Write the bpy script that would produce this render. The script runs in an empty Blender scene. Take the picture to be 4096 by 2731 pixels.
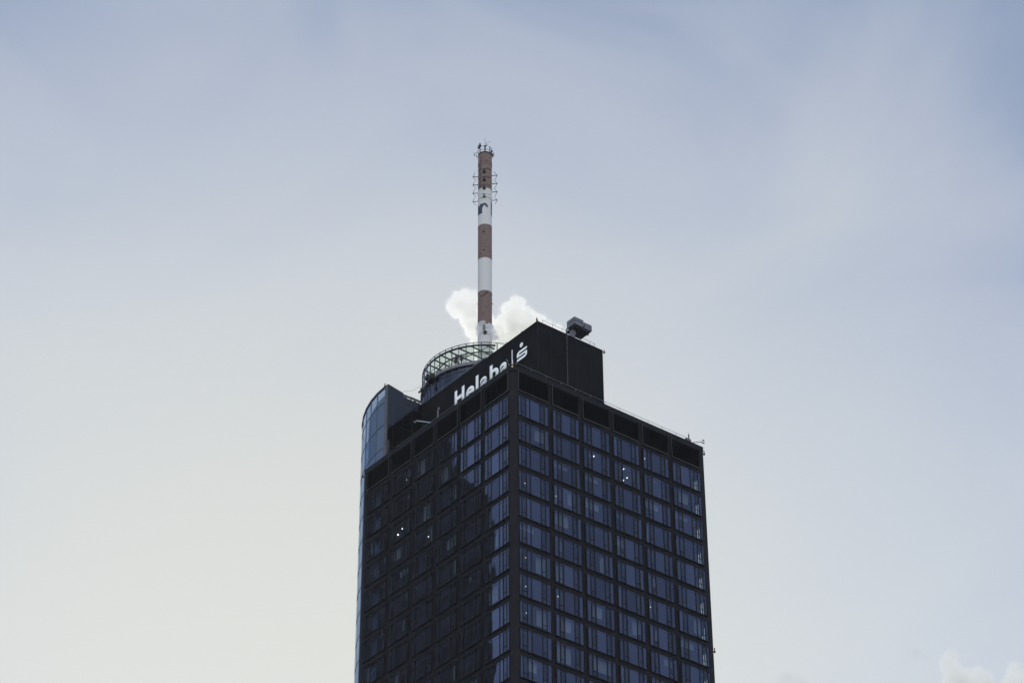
import bpy, bmesh, math, random
from mathutils import Vector, Matrix, noise
random.seed(7)
S = bpy.context.scene
COL = S.collection
PI = math.pi
# ---------------------------------------------------------------- frame of reference
# building axes: u runs along the right face, v along the left face, z = 0 at the sill of the top office row
PHI = 0.9010388648
OX, OY, OZ = 0.034, 289.183, 189.977 + 1.7
ROT = PI / 2 - PHI
FR = Matrix.Translation((OX, OY, OZ)) @ Matrix.Rotation(ROT, 4, 'Z')
GZ = -OZ                                  # the ground in building z
W = 32.45                                 # side of the square tower
H = 3.7                                   # storey height
FP = 0.25                                 # the frame lies this far behind the window boxes
NROW = 13
TC = (17.02, 27.76)                       # axis of drum and mast
CC = (18.659, 27.948); CR = 18.259        # curved glass tower

# ---------------------------------------------------------------- materials
def mat(name, col, rough=0.6, metal=0.0, spec=0.5, noise_scale=None, noise_amt=0.25, bump=0.0, emit=None):
    m = bpy.data.materials.new(name); m.use_nodes = True
    nt = m.node_tree; b = nt.nodes['Principled BSDF']
    b.inputs['Base Color'].default_value = (*col, 1)
    b.inputs['Roughness'].default_value = rough
    b.inputs['Metallic'].default_value = metal
    b.inputs['Specular IOR Level'].default_value = spec
    if noise_scale:
        tc = nt.nodes.new('ShaderNodeTexCoord'); n = nt.nodes.new('ShaderNodeTexNoise')
        n.inputs['Scale'].default_value = noise_scale; n.inputs['Detail'].default_value = 5
        nt.links.new(tc.outputs['Object'], n.inputs['Vector'])
        mp = nt.nodes.new('ShaderNodeMapRange')
        mp.inputs[1].default_value = 0.3; mp.inputs[2].default_value = 0.7
        mp.inputs[3].default_value = 1 - noise_amt; mp.inputs[4].default_value = 1 + noise_amt
        nt.links.new(n.outputs['Fac'], mp.inputs[0])
        vm = nt.nodes.new('ShaderNodeVectorMath'); vm.operation = 'SCALE'
        vm.inputs[0].default_value = col
        nt.links.new(mp.outputs[0], vm.inputs['Scale'])
        nt.links.new(vm.outputs[0], b.inputs['Base Color'])
        if bump:
            bp = nt.nodes.new('ShaderNodeBump'); bp.inputs['Strength'].default_value = bump
            nt.links.new(n.outputs['Fac'], bp.inputs['Height']); nt.links.new(bp.outputs[0], b.inputs['Normal'])
    if emit:
        b.inputs['Emission Color'].default_value = (*emit[0], 1); b.inputs['Emission Strength'].default_value = emit[1]
    return m

def glass_mat(name, tint, refl, trans, f0=.2, wave=0.012, wscale=0.35, rnd=0.35):
    """coated facade glass: a mirror layer over a tinted clear one, slightly uneven, each pane a little different"""
    m = bpy.data.materials.new(name); m.use_nodes = True
    nt = m.node_tree; N = nt.nodes; L = nt.links
    for n in list(N):
        if n.type != 'OUTPUT_MATERIAL': N.remove(n)
    out = [n for n in N if n.type == 'OUTPUT_MATERIAL'][0]
    geo = N.new('ShaderNodeNewGeometry'); tc = N.new('ShaderNodeTexCoord'); oi = N.new('ShaderNodeObjectInfo')
    ns = N.new('ShaderNodeTexNoise'); ns.inputs['Scale'].default_value = wscale; ns.inputs['Detail'].default_value = 1.5
    L.new(geo.outputs['Position'], ns.inputs['Vector'])
    bp = N.new('ShaderNodeBump'); bp.inputs['Strength'].default_value = 1.0; bp.inputs['Distance'].default_value = wave
    L.new(ns.outputs['Fac'], bp.inputs['Height'])
    dt = N.new('ShaderNodeVectorMath'); dt.operation = 'DOT_PRODUCT'; L.new(geo.outputs['Incoming'], dt.inputs[0]); L.new(geo.outputs['True Normal'], dt.inputs[1])
    def mth(op, a, b=None):
        q = N.new('ShaderNodeMath'); q.operation = op
        for i_, v_ in enumerate((a, b)):
            if v_ is None: continue
            if isinstance(v_, (int, float)): q.inputs[i_].default_value = v_
            else: L.new(v_, q.inputs[i_])
        return q.outputs[0]
    F0 = f0
    sch = mth('ADD', mth('MULTIPLY', mth('POWER', mth('SUBTRACT', 1.0, mth('ABSOLUTE', dt.outputs['Value'])), 5.0), 1 - F0), F0)
    gl = N.new('ShaderNodeBsdfGlossy'); gl.inputs['Roughness'].default_value = 0.015
    L.new(bp.outputs[0], gl.inputs['Normal'])
    # random per pane
    wn = N.new('ShaderNodeTexWhiteNoise'); wn.noise_dimensions = '2D'
    cb = N.new('ShaderNodeCombineXYZ'); L.new(geo.outputs['Random Per Island'], cb.inputs[0]); L.new(oi.outputs['Random'], cb.inputs[1])
    L.new(cb.outputs[0], wn.inputs['Vector'])
    mr = N.new('ShaderNodeMapRange'); mr.inputs[3].default_value = 1 - rnd; mr.inputs[4].default_value = 1.0
    L.new(wn.outputs['Value'], mr.inputs[0])
    vs = N.new('ShaderNodeVectorMath'); vs.operation = 'SCALE'; vs.inputs[0].default_value = refl
    L.new(mr.outputs[0], vs.inputs['Scale']); L.new(vs.outputs[0], gl.inputs['Color'])
    tr = N.new('ShaderNodeBsdfTransparent'); tr.inputs['Color'].default_value = (*trans, 1)
    mx = N.new('ShaderNodeMixShader'); L.new(sch, mx.inputs[0]); L.new(tr.outputs[0], mx.inputs[1]); L.new(gl.outputs[0], mx.inputs[2])
    L.new(mx.outputs[0], out.inputs['Surface'])
    return m

M = {}
M['frame'] = mat('dark_facade_metal', (0.013, 0.013, 0.017), 0.6, 0, 0.12, 0.8, 0.2)
M['winframe'] = mat('window_metal', (0.012, 0.012, 0.015), 0.6, 0, 0.12)
M['light_edge'] = mat('sill_metal', (0.10, 0.10, 0.10), 0.4, 0.3)
M['black'] = mat('black_cladding', (0.008, 0.0085, 0.010), 0.8, 0, 0.08, 0.5, 0.3)
M['louvre'] = mat('louvre_slats', (0.008, 0.008, 0.009), 0.8, 0, 0.08)
M['panel'] = glass_mat('dark_gloss_panel', 1, (0.55, 0.58, 0.66), (0.02, 0.02, 0.025), .11, 0.003, 0.4, 0.15)
M['glass'] = glass_mat('facade_glass', 1, (0.53, 0.61, 0.92), (0.62, 0.72, 0.78), .21, 0.012, 0.35, 0.42)
M['glassc'] = glass_mat('casement_glass', 1, (0.42, 0.48, 0.70), (0.5, 0.58, 0.64), .19, 0.012, 0.35, 0.3)
M['curved'] = glass_mat('curved_glass', 1, (0.68, 0.82, 1.0), (0.30, 0.36, 0.42), .22, 0.006, 0.3, 0.12)
M['drumglass'] = glass_mat('drum_glass', 1, (0.55, 0.62, 0.85), (0.1, 0.12, 0.15), .14, 0.004, 0.4, 0.2)
M['clear'] = glass_mat('clear_glass', 1, (0.9, 0.95, 1.0), (0.93, 0.97, 0.96), .03, 0.0, 0.4, 0.1)
M['canopy'] = glass_mat('canopy_glass', 1, (0.8, 0.85, 0.8), (0.86, 0.9, 0.82), .03, 0.0, 0.4, 0.25)
M['slab'] = mat('office_ceiling', (0.16, 0.16, 0.17), 0.8)
M['blindcloth'] = mat('blind_cloth', (0.30, 0.31, 0.33), 0.8)
M['core'] = mat('office_core', (0.06, 0.06, 0.07), 0.8)
M['roof'] = mat('roof_gravel', (0.2, 0.2, 0.19), 0.9, 0, 0.2, 3, 0.3, 0.3)
M['rail'] = mat('galvanised_rail', (0.22, 0.23, 0.25), 0.45, 0.4)
M['darkrail'] = mat('dark_steel', (0.035, 0.037, 0.05), 0.5, 0.2)
M['steel'] = mat('painted_steel', (0.11, 0.11, 0.13), 0.55, 0, 0.4, 1.5, 0.25)
M['concrete'] = mat('deck_edge', (0.22, 0.22, 0.25), 0.8, 0, 0.3, 2, 0.25)
M['white'] = mat('white_lamp_metal', (0.5, 0.55, 0.6), 0.4)
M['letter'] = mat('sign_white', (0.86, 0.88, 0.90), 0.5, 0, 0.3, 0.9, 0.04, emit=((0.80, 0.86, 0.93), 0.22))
M['return'] = mat('sign_return', (0.02, 0.022, 0.035), 0.5)
M['gear'] = mat('black_gear', (0.008, 0.008, 0.009), 0.6)
M['crane'] = mat('crane_grey', (0.16, 0.16, 0.20), 0.55, 0, 0.4, 1.2, 0.3)
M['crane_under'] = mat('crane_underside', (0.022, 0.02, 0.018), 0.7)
M['beacon_red'] = mat('beacon_red', (0.18, 0.02, 0.015), 0.3)
M['skin'] = mat('skin', (0.32, 0.18, 0.12), 0.6)
M['jacket'] = mat('dark_jacket', (0.012, 0.012, 0.02), 0.8)
M['coat'] = mat('black_coat', (0.008, 0.008, 0.010), 0.8)
M['trouser'] = mat('dark_trousers', (0.02, 0.02, 0.025), 0.8)
M['hair'] = mat('dark_hair', (0.015, 0.01, 0.008), 0.7)
M['cityground'] = mat('city_ground', (0.16, 0.16, 0.155), 0.95, 0, 0.2, 0.02, 0.4)
M['neighbour'] = mat('neighbour_facade', (0.03, 0.03, 0.035), 0.7, 0, 0.1, 0.05, 0.4)
M['nwin'] = mat('neighbour_windows', (0.09, 0.10, 0.13), 0.8, 0, 0.1)
M['lamp'] = mat('ceiling_lamp_glow', (0.9, 0.9, 0.9), 0.5, emit=((1.0, 0.95, 0.82), 3.5))
M['tube'] = mat('tube_light_glow', (0.9, 0.9, 0.9), 0.5, emit=((0.75, 0.9, 1.0), 0.8))
M['amber'] = mat('amber_lamp', (0.5, 0.35, 0.15), 0.4, emit=((1.0, 0.75, 0.4), 0.5))

def cladding():
    """black sheet cladding with fine upright ribs and faint panel seams"""
    m = M['black']; nt = m.node_tree; N = nt.nodes; L = nt.links; b = N['Principled BSDF']
    tc = N.new('ShaderNodeTexCoord'); w = N.new('ShaderNodeTexWave'); w.wave_type = 'BANDS'; w.bands_direction = 'DIAGONAL'
    sep = N.new('ShaderNodeSeparateXYZ'); L.new(tc.outputs['Object'], sep.inputs[0])
    ad = N.new('ShaderNodeMath'); ad.operation = 'ADD'; L.new(sep.outputs[0], ad.inputs[0]); L.new(sep.outputs[1], ad.inputs[1])
    sn = N.new('ShaderNodeMath'); sn.operation = 'SINE'; mu = N.new('ShaderNodeMath'); mu.operation = 'MULTIPLY'; mu.inputs[1].default_value = 21
    L.new(ad.outputs[0], mu.inputs[0]); L.new(mu.outputs[0], sn.inputs[0]); N.remove(w)
    bp = N.new('ShaderNodeBump'); bp.inputs['Strength'].default_value = 0.3; bp.inputs['Distance'].default_value = 0.02
    L.new(sn.outputs[0], bp.inputs['Height']); L.new(bp.outputs[0], b.inputs['Normal'])
cladding()

def paint_mat(name, base, fleck, amount, streak=0.12):
    """weathered mast paint: flecks and chips of another colour, faint upright streaks"""
    m = bpy.data.materials.new(name); m.use_nodes = True
    nt = m.node_tree; N = nt.nodes; L = nt.links; b = N['Principled BSDF']
    b.inputs['Roughness'].default_value = 0.65; b.inputs['Specular IOR Level'].default_value = 0.3
    tc = N.new('ShaderNodeTexCoord'); mp = N.new('ShaderNodeMapping'); mp.inputs['Scale'].default_value = (1, 1, 0.55)
    L.new(tc.outputs['Object'], mp.inputs[0])
    n1 = N.new('ShaderNodeTexNoise'); n1.inputs['Scale'].default_value = 3.2; n1.inputs['Detail'].default_value = 4
    L.new(mp.outputs[0], n1.inputs['Vector'])
    r = N.new('ShaderNodeValToRGB'); r.color_ramp.elements[0].position = 0.60 - amount; r.color_ramp.elements[1].position = 0.66 - amount
    L.new(n1.outputs['Fac'], r.inputs[0])
    mp2 = N.new('ShaderNodeMapping'); mp2.inputs['Scale'].default_value = (3, 3, 0.25); L.new(tc.outputs['Object'], mp2.inputs[0])
    n2 = N.new('ShaderNodeTexNoise'); n2.inputs['Scale'].default_value = 2.5; n2.inputs['Detail'].default_value = 6
    L.new(mp2.outputs[0], n2.inputs['Vector'])
    mr = N.new('ShaderNodeMapRange'); mr.inputs[1].default_value = .3; mr.inputs[2].default_value = .7
    mr.inputs[3].default_value = 1 - streak; mr.inputs[4].default_value = 1 + streak * .5
    L.new(n2.outputs['Fac'], mr.inputs[0])
    vs = N.new('ShaderNodeVectorMath'); vs.operation = 'SCALE'; vs.inputs[0].default_value = base; L.new(mr.outputs[0], vs.inputs['Scale'])
    mx = N.new('ShaderNodeMix'); mx.data_type = 'RGBA'
    L.new(r.outputs['Color'], mx.inputs['Factor']); L.new(vs.outputs[0], mx.inputs['A']); mx.inputs['B'].default_value = (*fleck, 1)
    L.new(mx.outputs['Result'], b.inputs['Base Color'])
    return m
M['mast_white'] = paint_mat('mast_white_paint', (0.74, 0.74, 0.74), (0.69, 0.69, 0.69), -0.06, 0.02)
M['mast_red'] = paint_mat('mast_red_paint', (0.22, 0.155, 0.14), (0.11, 0.065, 0.055), -0.01, 0.06)
M['mast_letter'] = mat('mast_lettering', (0.03, 0.045, 0.10), 0.6)

# ---------------------------------------------------------------- mesh builder (coordinates in building axes)
class MB:
    def __init__(s): s.v = []; s.f = []; s.mi = []; s.m = 0
    def quad(s, *p):
        i = len(s.v); s.v += [tuple(q) for q in p]; s.f.append(tuple(range(i, i + len(p)))); s.mi.append(s.m); return s
    def box(s, x0, x1, y0, y1, z0, z1):
        i = len(s.v)
        s.v += [(x0, y0, z0), (x1, y0, z0), (x1, y1, z0), (x0, y1, z0), (x0, y0, z1), (x1, y0, z1), (x1, y1, z1), (x0, y1, z1)]
        for f in ((0, 3, 2, 1), (4, 5, 6, 7), (0, 1, 5, 4), (1, 2, 6, 5), (2, 3, 7, 6), (3, 0, 4, 7)):
            s.f.append(tuple(i + k for k in f)); s.mi.append(s.m)
        return s
    def obox(s, c, ax, ay, az, hx, hy, hz):
        c = Vector(c); ax = Vector(ax).normalized(); ay = Vector(ay).normalized(); az = Vector(az).normalized()
        i = len(s.v)
        for sz in (-1, 1):
            for sx, sy in ((-1, -1), (1, -1), (1, 1), (-1, 1)):
                s.v.append(tuple(c + ax * hx * sx + ay * hy * sy + az * hz * sz))
        for f in ((0, 3, 2, 1), (4, 5, 6, 7), (0, 1, 5, 4), (1, 2, 6, 5), (2, 3, 7, 6), (3, 0, 4, 7)):
            s.f.append(tuple(i + k for k in f)); s.mi.append(s.m)
        return s
    def prism(s, poly, z0, z1):
        n = len(poly); i = len(s.v)
        s.v += [(x, y, z0) for x, y in poly] + [(x, y, z1) for x, y in poly]
        s.f.append(tuple(i + k for k in reversed(range(n)))); s.mi.append(s.m)
        s.f.append(tuple(i + n + k for k in range(n))); s.mi.append(s.m)
        for k in range(n):
            s.f.append((i + k, i + (k + 1) % n, i + n + (k + 1) % n, i + n + k)); s.mi.append(s.m)
        return s
    def tube(s, pts, r, n=8, closed=False, caps=True):
        pts = [Vector(p) for p in pts]; m = len(pts); rings = []
        rr = r if isinstance(r, (list, tuple)) else [r] * m
        for k, p in enumerate(pts):
            if closed: d = pts[(k + 1) % m] - pts[k - 1]
            else: d = pts[min(k + 1, m - 1)] - pts[max(k - 1, 0)]
            d.normalize()
            a = d.cross(Vector((0, 0, 1)))
            if a.length < 1e-3: a = Vector((1, 0, 0))
            a.normalize(); b = d.cross(a)
            i = len(s.v)
            for j in range(n):
                t = 2 * PI * j / n; s.v.append(tuple(p + (a * math.cos(t) + b * math.sin(t)) * rr[k]))
            rings.append(i)
        for k in range(m if closed else m - 1):
            i, j2 = rings[k], rings[(k + 1) % m]
            for j in range(n):
                s.f.append((i + j, i + (j + 1) % n, j2 + (j + 1) % n, j2 + j)); s.mi.append(s.m)
        if caps and not closed:
            s.f.append(tuple(rings[0] + j for j in reversed(range(n)))); s.mi.append(s.m)
            s.f.append(tuple(rings[-1] + j for j in range(n))); s.mi.append(s.m)
        return s
    def ring_band(s, c, r0, r1, z0, z1, a0=0, a1=360, n=96):
        """ring sector of rectangular section"""
        full = abs(a1 - a0) >= 359.9; k = n if full else n + 1; i = len(s.v)
        for q in range(k):
            t = math.radians(a0 + (a1 - a0) * q / n); cs, sn = math.cos(t), math.sin(t)
            s.v += [(c[0] + r0 * cs, c[1] + r0 * sn, z0), (c[0] + r1 * cs, c[1] + r1 * sn, z0),
                    (c[0] + r1 * cs, c[1] + r1 * sn, z1), (c[0] + r0 * cs, c[1] + r0 * sn, z1)]
        for q in range(n):
            a = i + 4 * q; b = i + 4 * ((q + 1) % k)
            for e in range(4):
                s.f.append((a + e, b + e, b + (e + 1) % 4, a + (e + 1) % 4)); s.mi.append(s.m)
        if not full:
            s.f.append((i, i + 1, i + 2, i + 3)); s.mi.append(s.m)
            e = i + 4 * n; s.f.append((e + 3, e + 2, e + 1, e)); s.mi.append(s.m)
        return s
    def ball(s, c, r, n=10, m=6, sq=(1, 1, 1)):
        i = len(s.v)
        for a in range(m + 1):
            t = PI * a / m
            for b in range(n):
                p = 2 * PI * b / n
                s.v.append((c[0] + r * sq[0] * math.sin(t) * math.cos(p), c[1] + r * sq[1] * math.sin(t) * math.sin(p), c[2] + r * sq[2] * math.cos(t)))
        for a in range(m):
            for b in range(n):
                s.f.append((i + a * n + b, i + (a + 1) * n + b, i + (a + 1) * n + (b + 1) % n, i + a * n + (b + 1) % n)); s.mi.append(s.m)
        return s
    def mesh(s, name, mats, base=(0, 0, 0), smooth=False):
        me = bpy.data.meshes.new(name)
        me.from_pydata([(a - base[0], b - base[1], c - base[2]) for a, b, c in s.v], [], s.f)
        for m in (mats if isinstance(mats, (list, tuple)) else [mats]): me.materials.append(m)
        me.polygons.foreach_set('material_index', s.mi)
        bm = bmesh.new(); bm.from_mesh(me)
        if smooth: bmesh.ops.remove_doubles(bm, verts=bm.verts, dist=1e-5)
        bmesh.ops.recalc_face_normals(bm, faces=bm.faces); bm.to_mesh(me); bm.free()
        if smooth:
            me.polygons.foreach_set('use_smooth', [True] * len(me.polygons))
        me.update()
        return me
    def build(s, name, mats, parent=None, base=None, smooth=False):
        if base is None:
            base = tuple(parent['_b']) if parent is not None and '_b' in parent else (0, 0, 0)
        o = bpy.data.objects.new(name, s.mesh(name, mats, base, smooth)); COL.objects.link(o)
        if parent is not None: o.parent = parent
        return o

BASES = []
def thing(name, label, cat, base, group=None):
    o = bpy.data.objects.new(name, None); COL.objects.link(o)
    o.matrix_world = FR @ Matrix.Translation(base)
    o['label'] = label; o['category'] = cat; o['_b'] = list(base); BASES.append(o)
    if group: o['group'] = group
    return o
def single(mb, name, mats, label, cat, base, group=None, kind=None, smooth=False):
    """a thing that is one mesh"""
    o = mb.build(name, mats, None, base, smooth); o.matrix_world = FR @ Matrix.Translation(base)
    if label: o['label'] = label
    if cat: o['category'] = cat
    if group: o['group'] = group
    if kind: o['kind'] = kind
    return o

# ---------------------------------------------------------------- square tower
ST = thing('square_tower', 'black square office tower of gridded blue windows, standing in front of the round glass tower', 'office building', (0, 0, GZ))
m0, g0, o0, oc = 0.974, 0.731, 4.31, 4.825
BAYS = []                                  # (start, width, kind)
x = m0
for b in range(6):
    w = oc if b in (0, 5) else o0
    BAYS.append((x, w)); x += w + g0
TOPZ = 7.44
# frame: corner column (chamfered), columns, spandrels
NFL = int((OZ - 6) / H)
fr = MB()
D = 0.4
zb = GZ
f = FP
fr.prism([(f, m0), (m0, f), (m0, f + D), (f + D + .1, f + D + .1), (f + D, m0)], zb, 6.9)          # near corner
fr.box(W - m0, W, f, f + D, zb, 6.9); fr.box(W - D, W, f + D, m0, zb, 6.9)
fr.box(f, f + D, W - m0, W, zb, 6.9); fr.box(f + D, m0, W - D, W, zb, 6.9)
fr.box(W - m0, W, W - D, W, zb, 6.9); fr.box(W - D, W, W - m0, W - D, zb, 6.9)
for b in range(5):
    s = BAYS[b][0] + BAYS[b][1]; e = s + g0
    fr.box(s, e, f, f + D, zb, 6.72); fr.box(f, f + D, s, e, zb, 6.72)
    fr.box(s, e, W - D, W, zb, 6.72); fr.box(W - D, W, s, e, zb, 6.72)
    # narrow shadow-gap cover strips down the columns
    for q in (s + .26, s + .44):
        fr.box(q, q + .05, f - .035, f + .002, zb, 6.70); fr.box(f - .035, f + .002, q, q + .05, zb, 6.70)
for k in range(-1, NFL):
    z1 = -H * k + 0.0; z0 = z1 - (H - 2.97)
    if k == -1: z0, z1 = 2.97, 3.7
    for s, w in BAYS:
        e = s + w
        fr.box(s, e, f + .004, f + D - .01, z0, z1); fr.box(f + .004, f + D - .01, s, e, z0, z1)
        fr.box(s, e, W - D + .01, W - .004, z0, z1); fr.box(W - D + .01, W - .004, s, e, z0, z1)
    # thin joint line round the corner column at each floor
    fr.prism([(f - .012, m0), (m0, f - .012), (m0, f + .05), (f + .05, m0)], z0 + .02, z0 + .06)
for (a, bb) in ((.60, .63),):
    t = a
    fr.prism([(f + (m0 - f) * (1 - t) - .012, f + (m0 - f) * t - .012), (f + (m0 - f) * (1 - t) + .02, f + (m0 - f) * t - .044), (f + (m0 - f) * (1 - t) + .05, f + (m0 - f) * t), (f + (m0 - f) * (1 - t), f + (m0 - f) * t + .02)], zb, 6.9)
fr.build('facade_frame', M['frame'], ST)
# parapet
pp = MB()
c = .55
pp.prism([(f - .03, c), (c, f - .03), (c, f + .5), (f + .55, f + .55), (f + .5, c)], 6.72, TOPZ)
pp.box(c, W + .03, f - .03, f + .5, 6.73, TOPZ); pp.box(f - .03, f + .5, c, W + .03, 6.73, TOPZ)
pp.box(W - .5, W + .03, f + .5, W + .03, 6.73, TOPZ); pp.box(f + .5, W - .5, W - .5, W + .03, 6.73, TOPZ)
pp.box(c, W + .05, f - .06, f + .52, TOPZ, TOPZ + .05); pp.box(f - .06, f + .52, c, W + .05, TOPZ, TOPZ + .05)
pp.prism([(f - .06, c), (c, f - .06), (c, f + .52), (f + .52, c)], TOPZ, TOPZ + .05)
pp.build('parapet', M['frame'], ST)
MB().box(f + .45, W - .4, f + .45, W - .4, 6.35, 6.55).build('roof', M['roof'], ST)

# floor slabs and core behind the glass
sl = MB()
for k in range(-1, NROW + 1):
    z1 = -H * k - .05; sl.box(.75, W - .75, .75, W - .75, z1 - .62, z1)
sl.build('floor_slabs', M['slab'], ST)
cm = MB().box(8.5, 24, 8.5, 24, -H * NROW - 4, 6.2); cm.box(8.5, 9, 24, 29, -H * NROW, 6.2)
cm.build('building_core', M['core'], ST)
lowc = MB().box(.7, W - .7, .7, W - .7, zb, -H * (NROW + 1)); lowc.build('lower_storeys', M['winframe'], ST)

# window layout: panes across the bay (start, end, transom?)
IN = [(0.04, .55, 0), (.73, 1.23, 1), (1.42, 2.90, 0), (3.06, 3.59, 1), (3.80, 4.27, 0)]
CO = [(0.0, .37, 0), (.49, 1.08, 1), (1.21, 1.74, 0), (1.90, 3.39, 0), (3.53, 4.11, 1), (4.24, 4.79, 0)]
MI = [(oc - e, oc - s, t) for s, e, t in reversed(CO)]
INL = IN
def window_meshes(lay, w):
    """window box in its own axes: x along the face, y into the building, z up; outer face at y = 0"""
    fm = MB(); gm = MB(); h = 2.97; d = FP + .05
    fm.box(-.015, .035, 0, d, -.02, h + .01); fm.box(w - .035, w + .015, 0, d, -.02, h + .01)
    fm.box(.035, w - .035, 0, d, -.03, .035); fm.box(.035, w - .035, 0.0, d, h - .05, h + .01)
    prev = .035
    P = []
    for i, (s, e, t) in enumerate(lay):
        s = max(s, .035); e = min(e, w - .035)
        if s > prev + .02: fm.box(prev, s, .012, .10, .035, h - .05)
        P.append((s, e, t)); prev = e
    if prev < w - .06: fm.box(prev, w - .035, .012, .10, .035, h - .05)
    for s, e, t in P:
        if t:
            fm.box(s, e, .014, .09, .69, .75)
            gm.m = 1
            gm.quad((s, .05, .035), (e, .05, .035), (e, .05, .69), (s, .05, .69))
            gm.quad((s, .05, .75), (e, .05, .75), (e, .05, h - .05), (s, .05, h - .05))
        else:
            gm.m = 0
            gm.quad((s, .04, .035), (e, .04, .035), (e, .04, h - .05), (s, .04, h - .05))
    return fm, gm
LAY = {}
for key, lay, w in (('co', CO, oc), ('in', IN, o0), ('mi', MI, oc)):
    fm, gm = window_meshes(lay, w)
    LAY[key] = (fm.mesh('window', M['winframe']), gm.mesh('pane', [M['glass'], M['glassc']]), fm, gm, w)
def kind_of(b): return 'co' if b == 0 else ('mi' if b == 5 else 'in')
def face_matrix(face, start, z):
    if face == 'R': return Matrix.Translation((start, 0, z))
    # left face: x axis runs along +v, depth along +u (mirrors handedness: keep as a reflection-free rotation from the far end)
    return Matrix.Translation((0, start, z)) @ Matrix(((0, 1, 0, 0), (1, 0, 0, 0), (0, 0, 1, 0), (0, 0, 0, 1)))
# separate meshes for the left face, with x and y swapped
def swapped(mb):
    q = MB(); q.v = [(y, x, z) for x, y, z in mb.v]; q.f = [tuple(reversed(f_)) for f_ in mb.f]; q.mi = list(mb.mi); return q
LAYL = {k: (swapped(v[2]).mesh('window', M['winframe']), swapped(v[3]).mesh('pane', [M['glass'], M['glassc']]), swapped(v[2]), swapped(v[3]), v[4]) for k, v in LAY.items()}
restf, restg = MB(), MB()
def put(dst, src, off):
    i = len(dst.v); dst.v += [(a + off[0], b + off[1], c_ + off[2]) for a, b, c_ in src.v]
    dst.f += [tuple(k + i for k in f_) for f_ in src.f]; dst.mi += src.mi
for face in ('R', 'L'):
    T = LAY if face == 'R' else LAYL
    for row in range(NROW + 1):
        for b in range(6):
            st = BAYS[b][0]; z = -H * row; off = (st, 0, z) if face == 'R' else (0, st, z)
            own = (face == 'R' and row <= 8) or (face == 'L' and (row <= 6 or (row == 7 and b < 4)))
            t = T[kind_of(b)]
            if own:
                o = bpy.data.objects.new('window', t[0]); COL.objects.link(o); o.parent = ST
                o.location = (off[0], off[1], off[2] - GZ)
                p = bpy.data.objects.new('pane', t[1]); COL.objects.link(p); p.parent = o
            else:
                put(restf, t[2], off); put(restg, t[3], off)
rw = restf.build('window', M['winframe'], ST); rw['kind'] = 'stuff'
rw['_b'] = (0, 0, GZ)
restg.build('pane', [M['glass'], M['glassc']], rw)
# plain glazing of the two far faces and of the storeys far below
bg = MB()
for row in range(NROW + 1):
    z = -H * row
    for s, w in BAYS:
        bg.quad((s, W - .1, z), (s + w, W - .1, z), (s + w, W - .1, z + 2.97), (s, W - .1, z + 2.97))
        bg.quad((W - .1, s, z), (W - .1, s + w, z), (W - .1, s + w, z + 2.97), (W - .1, s, z + 2.97))
bg.build('rear_glazing', M['clear'], ST)
bl = MB()  # added panels that cut the bright sky showing through the corner bays
for row in range(NROW + 1):
    z = -H * row; bl.box(W - .75, W - .72, 1.0, 1.25, z, z + 2.9); bl.box(W - .75, W - .72, 1.5, 12, z + .95 + (row * 7 % 5) * .08, z + 2.9); bl.box(W - .75, W - .72, 1.9, 3.0, z, z + 1.0)
for row in range(NROW + 1):
    z = -H * row; bl.box(1.0, 1.9, W - .75, W - .72, z, z + 2.9); bl.box(1.9, 12, W - .75, W - .72, z + .6 + (row * 5 % 7) * .1, z + 2.9); bl.box(2.3 + (row * 3 % 4) * .15, 4.6, W - .75, W - .72, z, z + .7)
bl.build('blind', M['slab'], ST)
# roller blinds let down behind some of the front windows
def blinds():
    q = MB(); rb = random.Random(11)
    for face in 'RL':
        for row in range(NROW + 1):
            for b in range(6):
                if rb.random() < .45:
                    s_, w_ = BAYS[b]; z_ = -H * row; i0 = rb.choice((.1, w_ * .3, w_ * .62)); i1 = min(w_ - .1, i0 + rb.choice((.6, 1.5, 2.6))); dr = rb.uniform(.5, 2.3)
                    if face == 'R': q.box(s_ + i0, s_ + i1, .62, .64, z_ + 2.92 - dr, z_ + 2.92)
                    else: q.box(.62, .64, s_ + i0, s_ + i1, z_ + 2.92 - dr, z_ + 2.92)
    q.build('roller_blinds', M['blindcloth'], ST)
blinds()
lg = MB()
for row in range(NROW + 1, NFL):
    z = -H * row
    for s, w in BAYS:
        for q in range(3):
            a = s + w * q / 3 + .03; e = s + w * (q + 1) / 3 - .03
            lg.quad((a, .12, z), (e, .12, z), (e, .12, z + 2.97), (a, .12, z + 2.97))
            lg.quad((.12, a, z), (.12, e, z), (.12, e, z + 2.97), (.12, a, z + 2.97))
lg.build('lower_glazing', M['glassc'], ST)
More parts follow.
